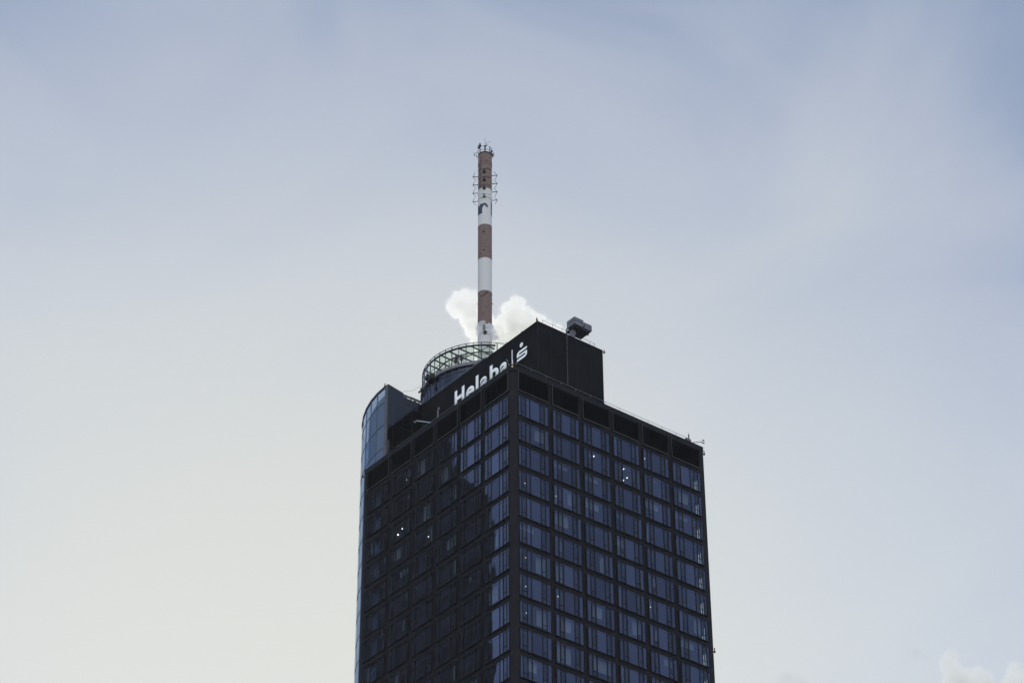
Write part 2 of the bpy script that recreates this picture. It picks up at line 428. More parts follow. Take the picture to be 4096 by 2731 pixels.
# louvre screens of the plant storey
def louvre(face, b):
    s, w = BAYS[b]; q = MB(); z0, z1 = 3.7, 6.72
    def bx(a0, a1, d0, d1, c0, c1):
        if face == 'R': q.box(a0, a1, d0, d1, c0, c1)
        else: q.box(d0, d1, a0, a1, c0, c1)
    q.m = 1
    bx(s, s + w, 0, .06, z0 - .02, z0 + .05)                       # pale sill edge
    bx(s, s + .035, 0, .05, z0 + .05, z1)
    q.m = 0
    bx(s + w - .05, s + w, 0, f + .05, z0 + .05, z1); bx(s, s + .05, .055, f + .05, z0 + .05, z1)
    bx(s + .05, s + w - .05, .065, f + .05, z0 - .02, z0 + .04)
    bx(s + .05, s + w - .05, f + .01, f + .06, z0 + .05, z1 - .02)       # backing
    n = 20
    for k in range(n):
        z = z0 + .12 + (z1 - z0 - .2) * k / n
        if face == 'R': q.quad((s + .05, .03, z), (s + w - .05, .03, z), (s + w - .05, .16, z + .11), (s + .05, .16, z + .11))
        else: q.quad((.03, s + .05, z), (.03, s + w - .05, z), (.16, s + w - .05, z + .11), (.16, s + .05, z + .11))
    for k in (1, 2, 3):
        xx = s + w * k / 4; bx(xx - .02, xx + .02, .02, .05, z0 + .05, z1 - .02)
    q.build('louvre', [M['louvre'], M['light_edge']], ST)
for face in 'RL':
    for b in range(6): louvre(face, b)
# lamps that are lit under the office ceilings
LAMPS = [(13.97, 0.95, -0.82), (17.31, 0.97, -0.82), (18.99, 0.96, -0.82), (20.72, 2.33, -0.82), (20.72, 3.08, -0.82), (23.41, 1.77, 2.88), (8.25, 1.69, -23.02), (23.32, 1.66, -19.32), (3.59, 2.16, -8.22), (8.61, 2.15, -8.22), (3.58, 2.14, -23.02), (3.57, 2.09, -26.72), (3.21, 1.67, -19.32), (4.93, 1.66, -19.32), (1.84, 25.02, 2.88), (1.62, 25.48, -4.52), (2.08, 27.06, -4.52), (1.88, 30.86, -4.52), (1.85, 19.98, -8.22)]
for i, (a, b, z) in enumerate(LAMPS):
    r = .11 if i == 16 else (.075 if i < 5 or i > 14 else .035)
    MB().prism([(a + r * math.cos(t * PI / 6), b + r * math.sin(t * PI / 6)) for t in range(12)], z + .03, z + .10).build('ceiling_lamp', M['lamp'], ST)

# ---------------------------------------------------------------- black plant room on the roof
U0, V0, U1, BZ = 6.306, 2.64, 17.38, 18.05
V1 = 33.0
pr = MB()
pr.box(U0, U1, V0, V1, 6.5, BZ); pr.build('plant_room', M['black'], ST)
tr = MB()
tr.box(U0 - .05, U1 + .05, V0 - .05, V0 + .12, BZ, BZ + .05); tr.box(U0 - .05, U0 + .12, V0 + .12, V1, BZ, BZ + .05)
for q in (2.2, 6.6, 9.0): tr.box(U0 + q, U0 + q + .05, V0 - .03, V0 + .005, 6.6, BZ)
tr.box(U0 - .02, U0 + .06, V0 - .02, V0 + .004, 6.6, BZ)
tr.box(U1 - .06, U1 + .03, V0 - .03, V0 + .003, 6.6, BZ)
for k in range(1, 9): tr.box(U0 - .12, U0 - .02, V0 + 3.2 * k, V0 + 3.2 * k + .1, BZ - .1, BZ + .12)
tr.build('plant_room_trim', M['frame'], ST)

# ---------------------------------------------------------------- round tower
RT = thing('round_tower', 'round blue-glass tower with viewing deck behind the square tower, topped by the striped mast', 'tower', (CC[0], CC[1], GZ))
def cp(r, ang, c=CC):                     # angle measured from -u towards +v
    t = math.radians(ang); return (c[0] - r * math.cos(t), c[1] + r * math.sin(t))
A0 = -.37
angs = [1.45, 8.0] + [8.0 + 6.59 * k for k in range(1, 27)]
WT = 19.07
def ztop(a):                              # the rim of the curved wall
    return WT - 0.0 if a < 120 else WT
JZ = [19.07 - .28] + [16.51 - 3.64 * k for k in range(0, 54) if 16.51 - 3.64 * k > GZ + 2]
cg = MB()
for i in range(len(angs) - 1):
    a, b = cp(CR, angs[i]), cp(CR, angs[i + 1])
    for k in range(len(JZ) - 1):
        z1, z0 = JZ[k] - (.03 if k else 0), JZ[k + 1] + .03
        cg.quad((*a, z0), (*b, z0), (*b, z1), (*a, z1))
cg.build('curved_glazing', M['curved'], RT)
mm = MB()
for i, a in enumerate(angs):
    p, q = cp(CR - .14, a), cp(CR + .02, a); t = math.radians(a)
    mm.obox(((p[0] + q[0]) / 2, (p[1] + q[1]) / 2, (GZ + WT) / 2), (-math.cos(t), math.sin(t), 0), (math.sin(t), math.cos(t), 0), (0, 0, 1), .075, .035, (WT - GZ) / 2 - .02)
for k in range(1, len(JZ)):
    for i in range(len(angs) - 1):
        a, b = Vector((*cp(CR - .018, angs[i]), JZ[k])), Vector((*cp(CR - .018, angs[i + 1]), JZ[k]))
        d = (b - a); mm.obox((a + b) / 2, d, d.cross(Vector((0, 0, 1))), (0, 0, 1), d.length / 2, .05, .035)
for i in range(len(angs) - 1):            # dark rim
    a, b = Vector((*cp(CR - .03, angs[i]), WT - .14)), Vector((*cp(CR - .03, angs[i + 1]), WT - .14))
    d = (b - a); mm.obox((a + b) / 2, d, d.cross(Vector((0, 0, 1))), (0, 0, 1), d.length / 2 + .02, .12, .14)
mm.build('mullions', M['darkrail'], RT)
ec = cp(CR + .02, A0); e2 = cp(CR + .02, 1.45)
MB().prism([(ec[0] - .02, ec[1]), (e2[0], e2[1]), (e2[0] + .35, e2[1] + .02), (ec[0] + .35, ec[1])], 6.6, WT).build('edge_column', M['steel'], RT)
# light tubes glowing behind the top panes
for a0_, a1_ in ((1.7, 5.1), (8.3, 11.7), (15.0, 17.8)):
    MB().tube([(*cp(CR - .22, a0_), 18.62), (*cp(CR - .22, a1_), 18.55)], .045, 6).build('tube_light', M['tube'], RT)
# the body behind the curved glass, so that it is not hollow
bodyp = [cp(CR - .9, a) for a in range(4, 181, 8)]
MB().prism(bodyp, GZ, 18.8).build('tower_core', M['core'], RT)
# wing wall facing the camera, dark gloss panels
VW = 27.74
ww = MB(); seams = MB()
us = [.45, 1.36, 2.93, 4.5, U0 - .02]
zs = [6.6, 9.25, 12.89, 16.51]
def wtop(u): return 19.05 - (u - .35) * (19.079 - 18.625) / (2.967 - .353) if u <= 2.97 else 18.03
for i in range(len(us) - 1):
    for k in range(len(zs)):
        z0 = zs[k] + .02; a, b = us[i] + .015, us[i + 1] - .015
        if k < len(zs) - 1: ww.quad((a, VW, z0), (b, VW, z0), (b, VW, zs[k + 1] - .02), (a, VW, zs[k + 1] - .02))
        elif i < 2: ww.quad((a, VW, z0), (b, VW, z0), (b, VW, wtop(us[i + 1]) - .06), (a, VW, wtop(us[i]) - .06))
        else: ww.quad((a, VW, z0), (b, VW, z0), (b, VW, 18.0), (a, VW, 18.0))
ww.build('gloss_panel', M['panel'], RT)
bk = MB(); bk.box(.42, U0 - .01, VW + .012, VW + .3, 6.6, 17.98)
bk.quad((.42, VW + .012, 17.98), (2.95, VW + .012, 17.98), (2.95, VW + .012, wtop(2.95)), (.42, VW + .012, wtop(.42)))
bk.quad((.42, VW + .3, 17.98), (2.95, VW + .3, 17.98), (2.95, VW + .3, wtop(2.95)), (.42, VW + .3, wtop(.42)))
bk.quad((.42, VW - .02, wtop(.42)), (2.97, VW - .02, wtop(2.95)), (2.97, VW + .34, wtop(2.95)), (.42, VW + .34, wtop(.42)))
bk.quad((.42, VW - .02, wtop(.42) - .07), (2.97, VW - .02, wtop(2.95) - .07), (2.97, VW - .02, wtop(2.95)), (.42, VW - .02, wtop(.42)))
bk.quad((2.95, VW + .012, 17.98), (2.95, VW + .3, 17.98), (2.95, VW + .3, wtop(2.95)), (2.95, VW + .012, wtop(2.95)))
bk.build('wing_wall', M['core'], RT)
for (a, z, r) in ((3.82, 17.02, .33), (5.2, 16.9, .33)):
    MB().tube([(a, VW - .012, z), (a, VW - .002, z)], r, 20).build('vent', M['gear'], RT)
gr = MB()                                  # open parapet grille between wing and plant room
gr.box(2.97, U0, VW + .02, VW + .2, 18.28, 18.45); gr.box(2.97, 5.0, VW + .08, VW + .12, 18.52, 18.55); gr.box(4.2, U0 + .9, VW + .04, VW + .18, 18.45, 18.58)
for a, w in ((3.0, .05), (3.16, .12), (3.42, .22), (4.25, .16), (4.86, .05), (5.02, .2), (5.62, .16), (6.14, .14)): gr.box(a, a + w, VW + .03, VW + .19, 18.0, 18.28)
gr.build('parapet_grille', M['steel'], RT)

# ---- drum with the viewing deck
dc = TC; DR = 8.75
def dp(r, ang): t = math.radians(ang); return (dc[0] + r * math.cos(t), dc[1] + r * math.sin(t))
PA = [158.7 + 7.06 * k for k in range(51)]
dg = MB()
for i in range(51):
    a, b = dp(DR - .02, PA[i]), dp(DR - .02, PA[(i + 1) % 51] if i < 50 else PA[0])
    for z0, z1 in ((22.50, 23.2), (18.9, 22.44), (14, 18.84)):
        dg.quad((*a, z0), (*b, z0), (*b, z1), (*a, z1))
dg.build('drum_glazing', M['drumglass'], RT)
dm = MB()
for a in PA:
    p = dp(DR - .02, a); t = math.radians(a)
    dm.obox((p[0], p[1], 18.6), (math.cos(t), math.sin(t), 0), (-math.sin(t), math.cos(t), 0), (0, 0, 1), .05, .045, 4.6)
dm.ring_band(dc, DR - .08, DR + .02, 22.44, 22.50); dm.ring_band(dc, DR - .08, DR + .02, 18.84, 18.9)
dm.build('drum_mullions', M['darkrail'], RT)
MB().ring_band(dc, 6.2, DR - .5, 14, 23.1, n=64).build('drum_core', M['core'], RT)
MB().ring_band(dc, 7.6, 9.02, 23.2, 23.66).build('deck_edge', M['concrete'], RT)
MB().ring_band(dc, 2.6, 8.72, 23.66, 23.90).build('deck_floor', M['concrete'], RT)
scr = MB()
for i in range(51):
    a, b = dp(8.79, PA[i]), dp(8.79, PA[(i + 1) % 51])
    scr.quad((*a, 23.68), (*b, 23.68), (*b, 26.85), (*a, 26.85))
scr.build('glass_screen', M['clear'], RT)
po = MB()
for i, a in enumerate(PA):
    p = dp(8.79, a); t = math.radians(a); wd = .055 if i % 2 == 0 else .035
    po.obox((p[0], p[1], (23.5 + 26.93) / 2), (math.cos(t), math.sin(t), 0), (-math.sin(t), math.cos(t), 0), (0, 0, 1), .05, wd, (26.93 - 23.5) / 2)
po.build('screen_post', M['darkrail'], RT)
def circ(r, z, a0=0, a1=360, n=120, c=dc):
    return [(c[0] + r * math.cos(math.radians(a0 + (a1 - a0) * k / n)), c[1] + r * math.sin(math.radians(a0 + (a1 - a0) * k / n)), z) for k in range(n + (0 if abs(a1 - a0) > 359 else 1))]
MB().tube(circ(8.79, 26.93), .05, 6, closed=True).build('top_rail', M['darkrail'], RT)
MB().tube(circ(8.74, 24.93), .045, 6, closed=True).build('hand_rail', M['darkrail'], RT)
# glass canopy on a lattice of beams
CA0, CA1 = 55, 242
can = MB(); beams = MB()
zc = 26.52
for q in range(44):
    t0, t1 = CA0 + (CA1 - CA0) * q / 44, CA0 + (CA1 - CA0) * (q + 1) / 44
    for r0, r1 in ((2.4, 4.9), (4.95, 7.0), (7.05, 8.7)):
        can.quad((*dp(r0, t0), zc + .14), (*dp(r1, t0), zc + .14), (*dp(r1, t1), zc + .14), (*dp(r0, t1), zc + .14))
can.build('canopy_glass', M['canopy'], RT)
beams.ring_band(dc, 8.62, 8.8, zc - .12, zc + .1, CA0, CA1)
for r_ in (4.9, 7.0): beams.ring_band(dc, r_ - .09, r_ + .09, zc - .04, zc + .05, CA0, CA1)
def in_sector(p):
    r = math.hypot(p[0] - dc[0], p[1] - dc[1]); a = math.degrees(math.atan2(p[1] - dc[1], p[0] - dc[0])) % 360
    return 1.6 < r < 8.62 and (CA0 <= a <= CA1)
def chord(px, py, dx, dy, hw, z, hh):
    seg = []; run = None; N_ = 400
    for k in range(N_ + 1):
        s = -9 + 18 * k / N_; p = (dc[0] + px + dx * s, dc[1] + py + dy * s); ok = in_sector(p)
        if ok and run is None: run = p
        if (not ok or k == N_) and run is not None: seg.append((run, p)); run = None
    for a, b in seg:
        a = Vector((*a, z)); b = Vector((*b, z)); d = b - a
        if d.length > .4: beams.obox((a + b) / 2, d, Vector((-d.y, d.x, 0)), (0, 0, 1), d.length / 2, hw, hh)
for k in range(-6, 7): chord(0, k * 1.45 + .3, 1, 0, .10, zc - .02, .06)
for k in range(-2, 3): chord(k * 3.4 + .5, 0, -.22, 1, .04, zc - .10, .03)
beams.build('canopy_lattice', M['gear'], RT)
cpst = MB()
for a in (185, 207, 228, 160, 120, 90):
    p = dp(6.78, a); cpst.tube([(*p, 23.9), (*p, zc)], .07, 8)
cpst.build('canopy_post', M['rail'], RT)
# white service housing at the foot of the mast
sv = MB(); sv.ring_band(dc, 0.2, 1.45, 23.9, 26.3, n=40); sv.build('mast_foot', M['mast_white'], RT)

# ---------------------------------------------------------------- mast
MR = 1.0227
MA = thing('broadcast_mast', 'tall round mast in brown-red and white bands rising above the viewing deck', 'antenna mast', (TC[0], TC[1], 26.3))
sh = MB(); zz = [26.3, 29.6, 35.54, 41.39, 47.32, 53.30, 60.01, 66.75]
mats_i = [0, 0, 1, 0, 1, 0, 1]
n = 64
for k in range(7):
    sh.m = mats_i[k]
    for j in range(n):
        t0, t1 = 2 * PI * j / n, 2 * PI * (j + 1) / n
        a = (TC[0] + MR * math.cos(t0), TC[1] + MR * math.sin(t0)); b = (TC[0] + MR * math.cos(t1), TC[1] + MR * math.sin(t1))
        sh.quad((*a, zz[k]), (*b, zz[k]), (*b, zz[k + 1]), (*a, zz[k + 1]))
sh.m = 1
sh.f.append(tuple(range(len(sh.v), len(sh.v) + n))); sh.mi.append(1)
sh.v += [(TC[0] + MR * math.cos(2 * PI * j / n), TC[1] + MR * math.sin(2 * PI * j / n), 66.75) for j in range(n)]
sh.build('shaft', [M['mast_white'], M['mast_red']], MA, smooth=False)
for p in MA.children[0].data.polygons: p.use_smooth = len(p.vertices) == 4
_bm = bmesh.new(); _bm.from_mesh(MA.children[0].data); bmesh.ops.remove_doubles(_bm, verts=_bm.verts, dist=1e-4); bmesh.ops.recalc_face_normals(_bm, faces=_bm.faces); _bm.to_mesh(MA.children[0].data); _bm.free()
def flange(z, r=.03, mt='steel', h=.05):
    MB().ring_band(TC, MR - .02, MR + r, z - h, z + h, n=64).build('flange', M[mt], MA)
for z in (65.17, 64.72): flange(z, .035, 'mast_red', .05)
flange(58.3, .022, 'steel', .03); flange(53.30, .02, 'mast_red', .04); flange(41.39, .02, 'mast_red', .04); flange(47.32, .02, 'mast_red', .03); flange(66.78, .02, 'gear', .10)
toc = Vector((-.611, -.791, 0)); rgt = Vector((.784, -.62, 0))
# crown: two hoops, stubs and small instruments
MC = Vector((TC[0], TC[1], 0))
def az(deg, r=1.0, z=0):                   # 0 = towards the viewer, positive = to the right
    t = math.radians(deg); d = toc * math.cos(t) + rgt * math.sin(t); return MC + d * r + Vector((0, 0, z))
cr = MB()
cr.tube([az(a, 1.34, 67.0) for a in range(-128, 137, 6)], .035, 6)
cr.tube([az(a, 1.08, 67.86) for a in range(-60, 80, 6)], .025, 6)
cr.build('hoop_rail', M['darkrail'], MA)
stb = MB()
for a, h in ((-45, 67.9), (0, 67.75), (42, 67.95), (75, 67.2), (130, 67.6), (-110, 67.6)):
    stb.tube([az(a, .98, 66.7), az(a, 1.04 if a else .98, h)], .10 if a == 0 else .045, 8)
    stb.tube([az(a, 1.0, 66.9), az(a, 1.34, 67.0)], .03, 6)
stb.ball(az(0, .98, 67.85), .19, 10, 6, (1, 1, .7))
stb.build('crown_post', M['gear'], MA)
MB().tube([az(0, .3, 66.7), az(0, .3, 70.0)], [.03, .02], 6).build('whip_aerial', M['darkrail'], MA)
for a, r, z, k in ((-52, 1.15, 67.9, 0), (-38, 1.2, 68.1, 0), (62, 1.12, 67.15, 1)):
    q = MB(); q.tube([az(a, r - .15, z - .25), az(a, r + .05, z + .28)], .12, 8); q.tube([az(a - 8, r, z - .3), az(a - 8, r + .08, z + .05)], .07, 8); q.build('horn_aerial', M['gear'], MA)
q = MB()
for a, z in ((-62, 66.9), (55, 67.75), (60, 67.35)): q.ball(az(a, 1.1, z), .12, 10, 6, (1, 1, 1.4))
q.build('insulator', M['white'], MA)
for a, r, z in ((-95, 1.62, 66.95), (12, 1.05, 67.95)):
    q = MB(); p = az(a, r, z); q.tube([az(a, 1.3 if r > 1.3 else 1.05, z), p], .025, 6); q.tube([p, p + Vector((0, 0, .55))], .03, 6); q.tube([p + Vector((0, 0, .05)), p + Vector((0, 0, .22))], .07, 8)
    q.tube([p + Vector((0, 0, .5)) - rgt * .15, p + Vector((0, 0, .55)) + rgt * .42], .01, 5); q.ball(p + Vector((0, 0, .66)) + rgt * .45, .05, 8, 5, (1, 1, 2)); q.build('anemometer', M['darkrail'], MA)
MB().box(*(lambda p: (p.x - .1, p.x + .1, p.y - .1, p.y + .1, 66.6, 66.95))(az(82, 1.12))).build('junction_box', M['gear'], MA)
# swept dipoles: pointing left, right and towards the viewer at four levels
zl = [62.95, 61.42, 59.87, 58.33]
for lvl, z in enumerate(zl):
    for a in (-96, 84, -6, 174):
        d = (az(a, 1) - MC).normalized(); perp = Vector((-d.y, d.x, 0)); tip = MC + d * 1.80 + Vector((0, 0, z))
        q = MB(); q.tube([MC + d * MR + Vector((0, 0, z)), tip], .055, 8)
        for sg in (1, -1): q.tube([tip, tip - d * .40 + perp * .98 * sg], [.04, .028], 6)
        q.ball(tip, .07, 8, 5)
        if a == -6: q.tube([MC + d * 1.05 + Vector((0, 0, z + .02)), MC + d * 1.45 + Vector((0, 0, z))], [.26, .12], 10)
        q.build('dipole_aerial', M['darkrail'] if lvl < 3 else M['rail'], MA)
fb = MB()
for z in (63.6, 62.1, 60.6):                 # feeder straps round the red top
    fb.tube([az(a, MR + .02, z + .12 * math.sin(math.radians(a * 1.5))) for a in range(-70, 60, 8)], .022, 5)
fb.tube([az(-38, MR + .03, 66.0), az(-38, MR + .03, 60.2)], .03, 6)
fb.tube([az(-52, MR + .02, 64.6), az(-52, MR + .02, 60.4)], .02, 6)
fb.build('feeder_cable', M['gear'], MA)
# small fittings on the lower bands
for a, z, r, mt in ((-14, 51.9, .10, 'gear'), (-6, 52.0, .06, 'gear'), (-8, 48.55, .09, 'gear'), (-5, 40.6, .10, 'gear'), (-27, 40.45, .10, 'gear'), (14, 41.0, .13, 'beacon_red'), (62, 40.9, .09, 'beacon_red'), (92, 39.75, .09, 'beacon_red'), (-93, 39.7, .06, 'beacon_red'), (14, 38.5, .07, 'gear'), (50, 36.6, .05, 'gear'), (-58, 36.6, .05, 'gear')):
    MB().ball(az(a, MR + .01, z), r * 1.5, 8, 6, (1, 1, .7)).build('fitting', M[mt], MA)
# microwave aerials low on the white base
q = MB(); p = az(-7, MR + .02, 34.55); q.tube([p + Vector((0, 0, -.08)), p + Vector((0, 0, .75))], .20, 14); q.build('drum_aerial', M['steel'], MA)
p = az(2, MR - .02, 33.93); MB().tube([p, p + toc * .30], .26, 20).build('round_vent', M['gear'], MA)
# lettering wrapped round the white band: h and r, repeated round the shaft
def wrap(shape, a_start, name='letter'):
    """shape(x, z) -> bool; x is arc length, z height above the base line; laid on the cylinder in fine upright strips"""
    q = MB(); step = .02; w = shape['w']; nx = int(w / step)
    for i in range(nx):
        x0 = i * step; run = None; nz = int(shape['h'] / step) + 1
        for j in range(nz + 1):
            ok = j < nz and shape['f'](x0 + step / 2, j * step + step / 2)
            if ok and run is None: run = j
            if not ok and run is not None:
                A = a_start + math.degrees(x0 / MR); B = a_start + math.degrees((x0 + step) / MR)
                z0, z1 = 55.33 + run * step, 55.33 + j * step
                q.quad(az(A, MR + .012, z0), az(B, MR + .012, z0), az(B, MR + .012, z1), az(A, MR + .012, z1)); run = None
    q.build(name, M['mast_letter'], MA)
def f_r(x, z):
    if x < .45 and z < 1.8: return True
    if z > 1.0:
        # arch from stem to a square-cut terminal
        dx, dz = x - .78, z - 1.12
        ro = math.hypot(dx / .52, dz / .74); ri = math.hypot((dx) / .20, (dz) / .34)
        return ro <= 1 and ri >= 1 and z > 1.12 or (.45 <= x < .62 and 1.5 < z < 1.75)
    return False
def f_h(x, z):
    if x < .45 and z < 2.5: return True
    if x > .85 and x < 1.3 and z < 1.2: return True
    dx, dz = x - .80, z - 1.15
    return z >= 1.15 and math.hypot(dx / .5, dz / .66) <= 1 and math.hypot(dx / .12, dz / .28) >= 1
for a0_ in (-48, 72 + 60 + 0, ):
    wrap({'w': 1.3, 'h': 1.9, 'f': f_r}, a0_)
for a0_ in (59, -131, 150 + 90): 
    wrap({'w': 1.3, 'h': 2.5, 'f': f_h}, a0_)

# ---------------------------------------------------------------- sign on the plant room: letters, divider bar and round-dotted S mark
SG = thing('roof_sign', 'large white company sign with divider bar and dotted S mark on the black plant room', 'sign', (U0, 13, 13.4))
def glyph(ch, va, vb, z0, z1, off=0.012):
    cu = bpy.data.curves.new('letter', 'FONT'); cu.body = ch; cu.size = 1; cu.offset = off; cu.extrude = 0.0; cu.resolution_u = 6
    o = bpy.data.objects.new('tmp', cu); COL.objects.link(o)
    dg_ = bpy.context.evaluated_depsgraph_get(); me = bpy.data.meshes.new_from_object(o.evaluated_get(dg_))
    bpy.data.objects.remove(o)
    xs = [v.co.x for v in me.vertices]; ys = [v.co.y for v in me.vertices]
    x0, x1, y0, y1 = min(xs), max(xs), min(ys), max(ys)
    bm = bmesh.new(); bm.from_mesh(me); bmesh.ops.remove_doubles(bm, verts=bm.verts, dist=1e-5)
    r = bmesh.ops.extrude_face_region(bm, geom=list(bm.faces))
    top = [e for e in r['geom'] if isinstance(e, bmesh.types.BMVert)]; ts = set(top)
    for v in bm.verts:
        vv = va + (vb - va) * (v.co.x - x0) / (x1 - x0); z = z0 + (z1 - z0) * (v.co.y - y0) / (y1 - y0)
        u = U0 - .20 if v in ts else U0 - .01
        v.co = (u - SG['_b'][0], vv - SG['_b'][1], z - SG['_b'][2])
    bmesh.ops.recalc_face_normals(bm, faces=bm.faces)
    m2 = bpy.data.meshes.new('letter'); bm.to_mesh(m2); bm.free(); bpy.data.meshes.remove(me)
    m2.materials.append(M['letter']); m2.materials.append(M['return'])
    for p in m2.polygons: p.material_index = 0 if all(m2.vertices[i_].co.x < -.15 for i_ in p.vertices) else 1
    o2 = bpy.data.objects.new('letter', m2); COL.objects.link(o2); o2.parent = SG
BL, CAPZ, XZ = 13.4, 16.15, 15.22
glyph('H', 20.29, 18.13, BL, CAPZ, .035)
glyph('e', 17.80, 15.93, BL - .04, XZ, .03)
glyph('l', 15.61, 15.03, BL, CAPZ + .03, .0)
glyph('a', 14.68, 12.99, BL - .04, XZ, .03)
glyph('b', 12.58, 10.66, BL - .04, CAPZ, .03)
glyph('a', 10.40, 8.75, BL - .04, XZ, .03)
def plate(name, polys):
    """flat raised shapes given as polygons in (v, z), front white, sides dark"""
    q = MB()
    for poly in polys:
        n_ = len(poly); i = len(q.v)
        q.v += [(U0 - .20, v, z) for v, z in poly] + [(U0 - .01, v, z) for v, z in poly]
        q.f.append(tuple(i + k for k in range(n_))); q.mi.append(0)
        for k in range(n_): q.f.append((i + k, i + n_ + k, i + n_ + (k + 1) % n_, i + (k + 1) % n_)); q.mi.append(1)
    q.build(name, [M['letter'], M['return']], SG)
plate('divider_bar', [[(7.84, 13.9), (7.68, 13.9), (7.68, 16.18), (7.84, 16.18)]])
# S mark as one outline: x to the right from its left edge
def SX(x): return 6.77 - x
def arc(cx, cz, r, a0, a1, n_=8): return [(cx + r * math.cos(math.radians(a0 + (a1 - a0) * k / n_)), cz + r * math.sin(math.radians(a0 + (a1 - a0) * k / n_))) for k in range(n_ + 1)]
wS = 2.16; zt, zbm = 15.17, 13.66
out = []
out += [(.50, 14.84)] + [(wS - .16, 14.84)] + arc(wS - .165, 15.005, .165, -90, 90, 8) + arc(.50, zt - .50, .50, 90, 180, 8) + [(0, 14.30), (1.72, 14.30), (1.72, 14.03), (.165, 14.03)]
out += arc(.18, zbm + .185, .185, 90, 270, 8) + arc(wS - .5, zbm + .5, .5, -90, 0, 8) + [(wS, 14.58), (.50, 14.58)]
plate('dotted_s_mark', [[(SX(x_), z_) for x_, z_ in out], [(5.80 + .345 * math.cos(t * PI / 12), 15.93 + .345 * math.sin(t * PI / 12)) for t in range(24)]])

# ---------------------------------------------------------------- roof furniture
def railing(name, label, path, h, post_at, mt='rail', r=.025, grp=None, mid=False):
    b0 = path[0]; t = thing(name, label, 'railing', b0, grp)
    MB().tube([(p[0], p[1], p[2] + h) for p in path], r, 6).build('rail', M[mt], t)
    if mid: MB().tube([(p[0], p[1], p[2] + h * .5) for p in path], r * .8, 6).build('rail', M[mt], t)
    for p in post_at: MB().tube([p, (p[0], p[1], p[2] + h)], r * 1.1, 6).build('post', M[mt], t)
G1 = 'roof edge railings'
railing('railing', 'thin pale railing along the right-hand roof edge of the square tower', [(1.4, 1.0, 6.55), (30.6, 1.0, 6.55)], 2.0, [(1.4 + 2.46 * k - (0 if k else 0), 1.0, 6.55) for k in range(13) if 1.4 + 2.46 * k < 30.8], grp=G1)
railing('railing', 'thin pale railing along the left-hand roof edge, below the company sign', [(1.0, 1.4, 6.55), (1.0, 26.5, 6.55)], 1.95, [(1.0, 1.4 + 2.46 * k, 6.55) for k in range(11)], grp=G1)
railing('railing', 'dark thin railing on the right-hand top edge of the black plant room', [(7.9, 3.6, BZ), (16.9, 3.6, BZ), (16.9, 6.0, BZ)], 1.45, [(7.98, 3.6, BZ), (9.67, 3.6, BZ), (11.25, 3.6, BZ), (14.5, 3.6, BZ), (16.1, 3.6, BZ), (16.88, 3.6, BZ)], 'darkrail', .022, grp=G1)
railing('railing', 'pale railing on the plant room roof in front of the glass drum', [(7.1, 26.6, BZ), (7.1, 14.6, BZ)], 1.3, [(7.1, 26.5 - 1.9 * k, BZ) for k in range(7)], 'rail', .035, grp=G1)
q = MB(); q.tube([(6.75, 26.8, BZ + .28), (6.75, 14.0, BZ + .28)], .13, 8); q.tube([(6.6, 26.8, BZ + .5), (6.6, 14.0, BZ + .5)], .06, 8)
for k in range(7): q.box(6.45, 6.95, 26 - 1.9 * k, 26.12 - 1.9 * k, BZ, BZ + .3)
single(q, 'pipe_run', M['steel'], 'pair of grey pipes lying along the plant room edge before the drum', 'pipe', (6.75, 26.8, BZ))
# hooked vent pipe
q = MB(); pth = [(11.17, V0 - .12, 10.0), (11.17, V0 - .12, 18.6)] + [(11.17 + .42 * (1 - math.cos(t)), V0 - .12, 18.6 + .42 * math.sin(t)) for t in (0.25, .5, .75, 1.0, 1.25)]
q.tube(pth, .10, 10)
for z in (11, 13.3, 15.6, 17.6): q.box(11.02, 11.32, V0 - .2, V0 + .0, z, z + .06)
single(q, 'vent_pipe', M['darkrail'], 'slim dark pipe with bent top clipped to the plant room wall', 'pipe', (11.17, V0, 10.0))
# facade access crane
CRN = thing('facade_crane', 'boxy grey window-cleaning crane raised over the plant room roof', 'crane', (15.6, 6.6, BZ))
def crbox(name, u0_, u1_, v0_, v1_, z0_, z1_, mt):
    q = MB(); q.box(u0_, u1_, v0_, v1_, z0_, z1_); o = q.build(name, M[mt], CRN)
    b = o.modifiers.new('bevel', 'BEVEL'); b.width = .04; b.segments = 2; return o
HZ = 22.55
crbox('counterweight_box', 14.55, 16.15, 4.9, 6.55, HZ, HZ + 1.15, 'crane')
crbox('counterweight_box', 16.45, 17.75, 5.1, 6.5, HZ + .12, HZ + 1.1, 'crane')
q = MB(); q.box(14.9, 17.5, 5.2, 7.2, HZ - .18, HZ - .004); q.box(16.15, 16.45, 5.3, 6.3, HZ, HZ + .85); q.box(14.8, 17.6, 5.6, 5.75, HZ - .3, HZ - .184); q.build('jib_frame', M['crane_under'], CRN)
q = MB(); q.box(14.56, 16.14, 4.88, 4.898, HZ + .55, HZ + .62); q.box(14.53, 14.548, 4.92, 6.5, HZ + .55, HZ + .62); q.box(16.46, 17.74, 5.08, 5.098, HZ + .6, HZ + .66); q.build('cover_seam', M['crane_under'], CRN)
q = MB(); q.obox((15.05, 6.2, 20.9), (1, 0, 0), (0, 1, 0), (.18, 0, 1), .28, .3, 1.75); q.obox((14.3, 6.2, 20.6), (1, 0, -.9), (0, 1, 0), (.9, 0, 1), .22, .25, 1.9); q.box(14.75, 15.5, 5.85, 6.55, BZ + .1, 20.0); q.build('mast_arm', M['crane'], CRN)
q = MB(); q.box(13.0, 17.0, 4.6, 6.9, BZ, BZ + .55); q.tube([(14.9, 5.8, BZ + .6), (14.9, 6.8, BZ + .6)], .35, 12); q.build('carriage', M['crane'], CRN)
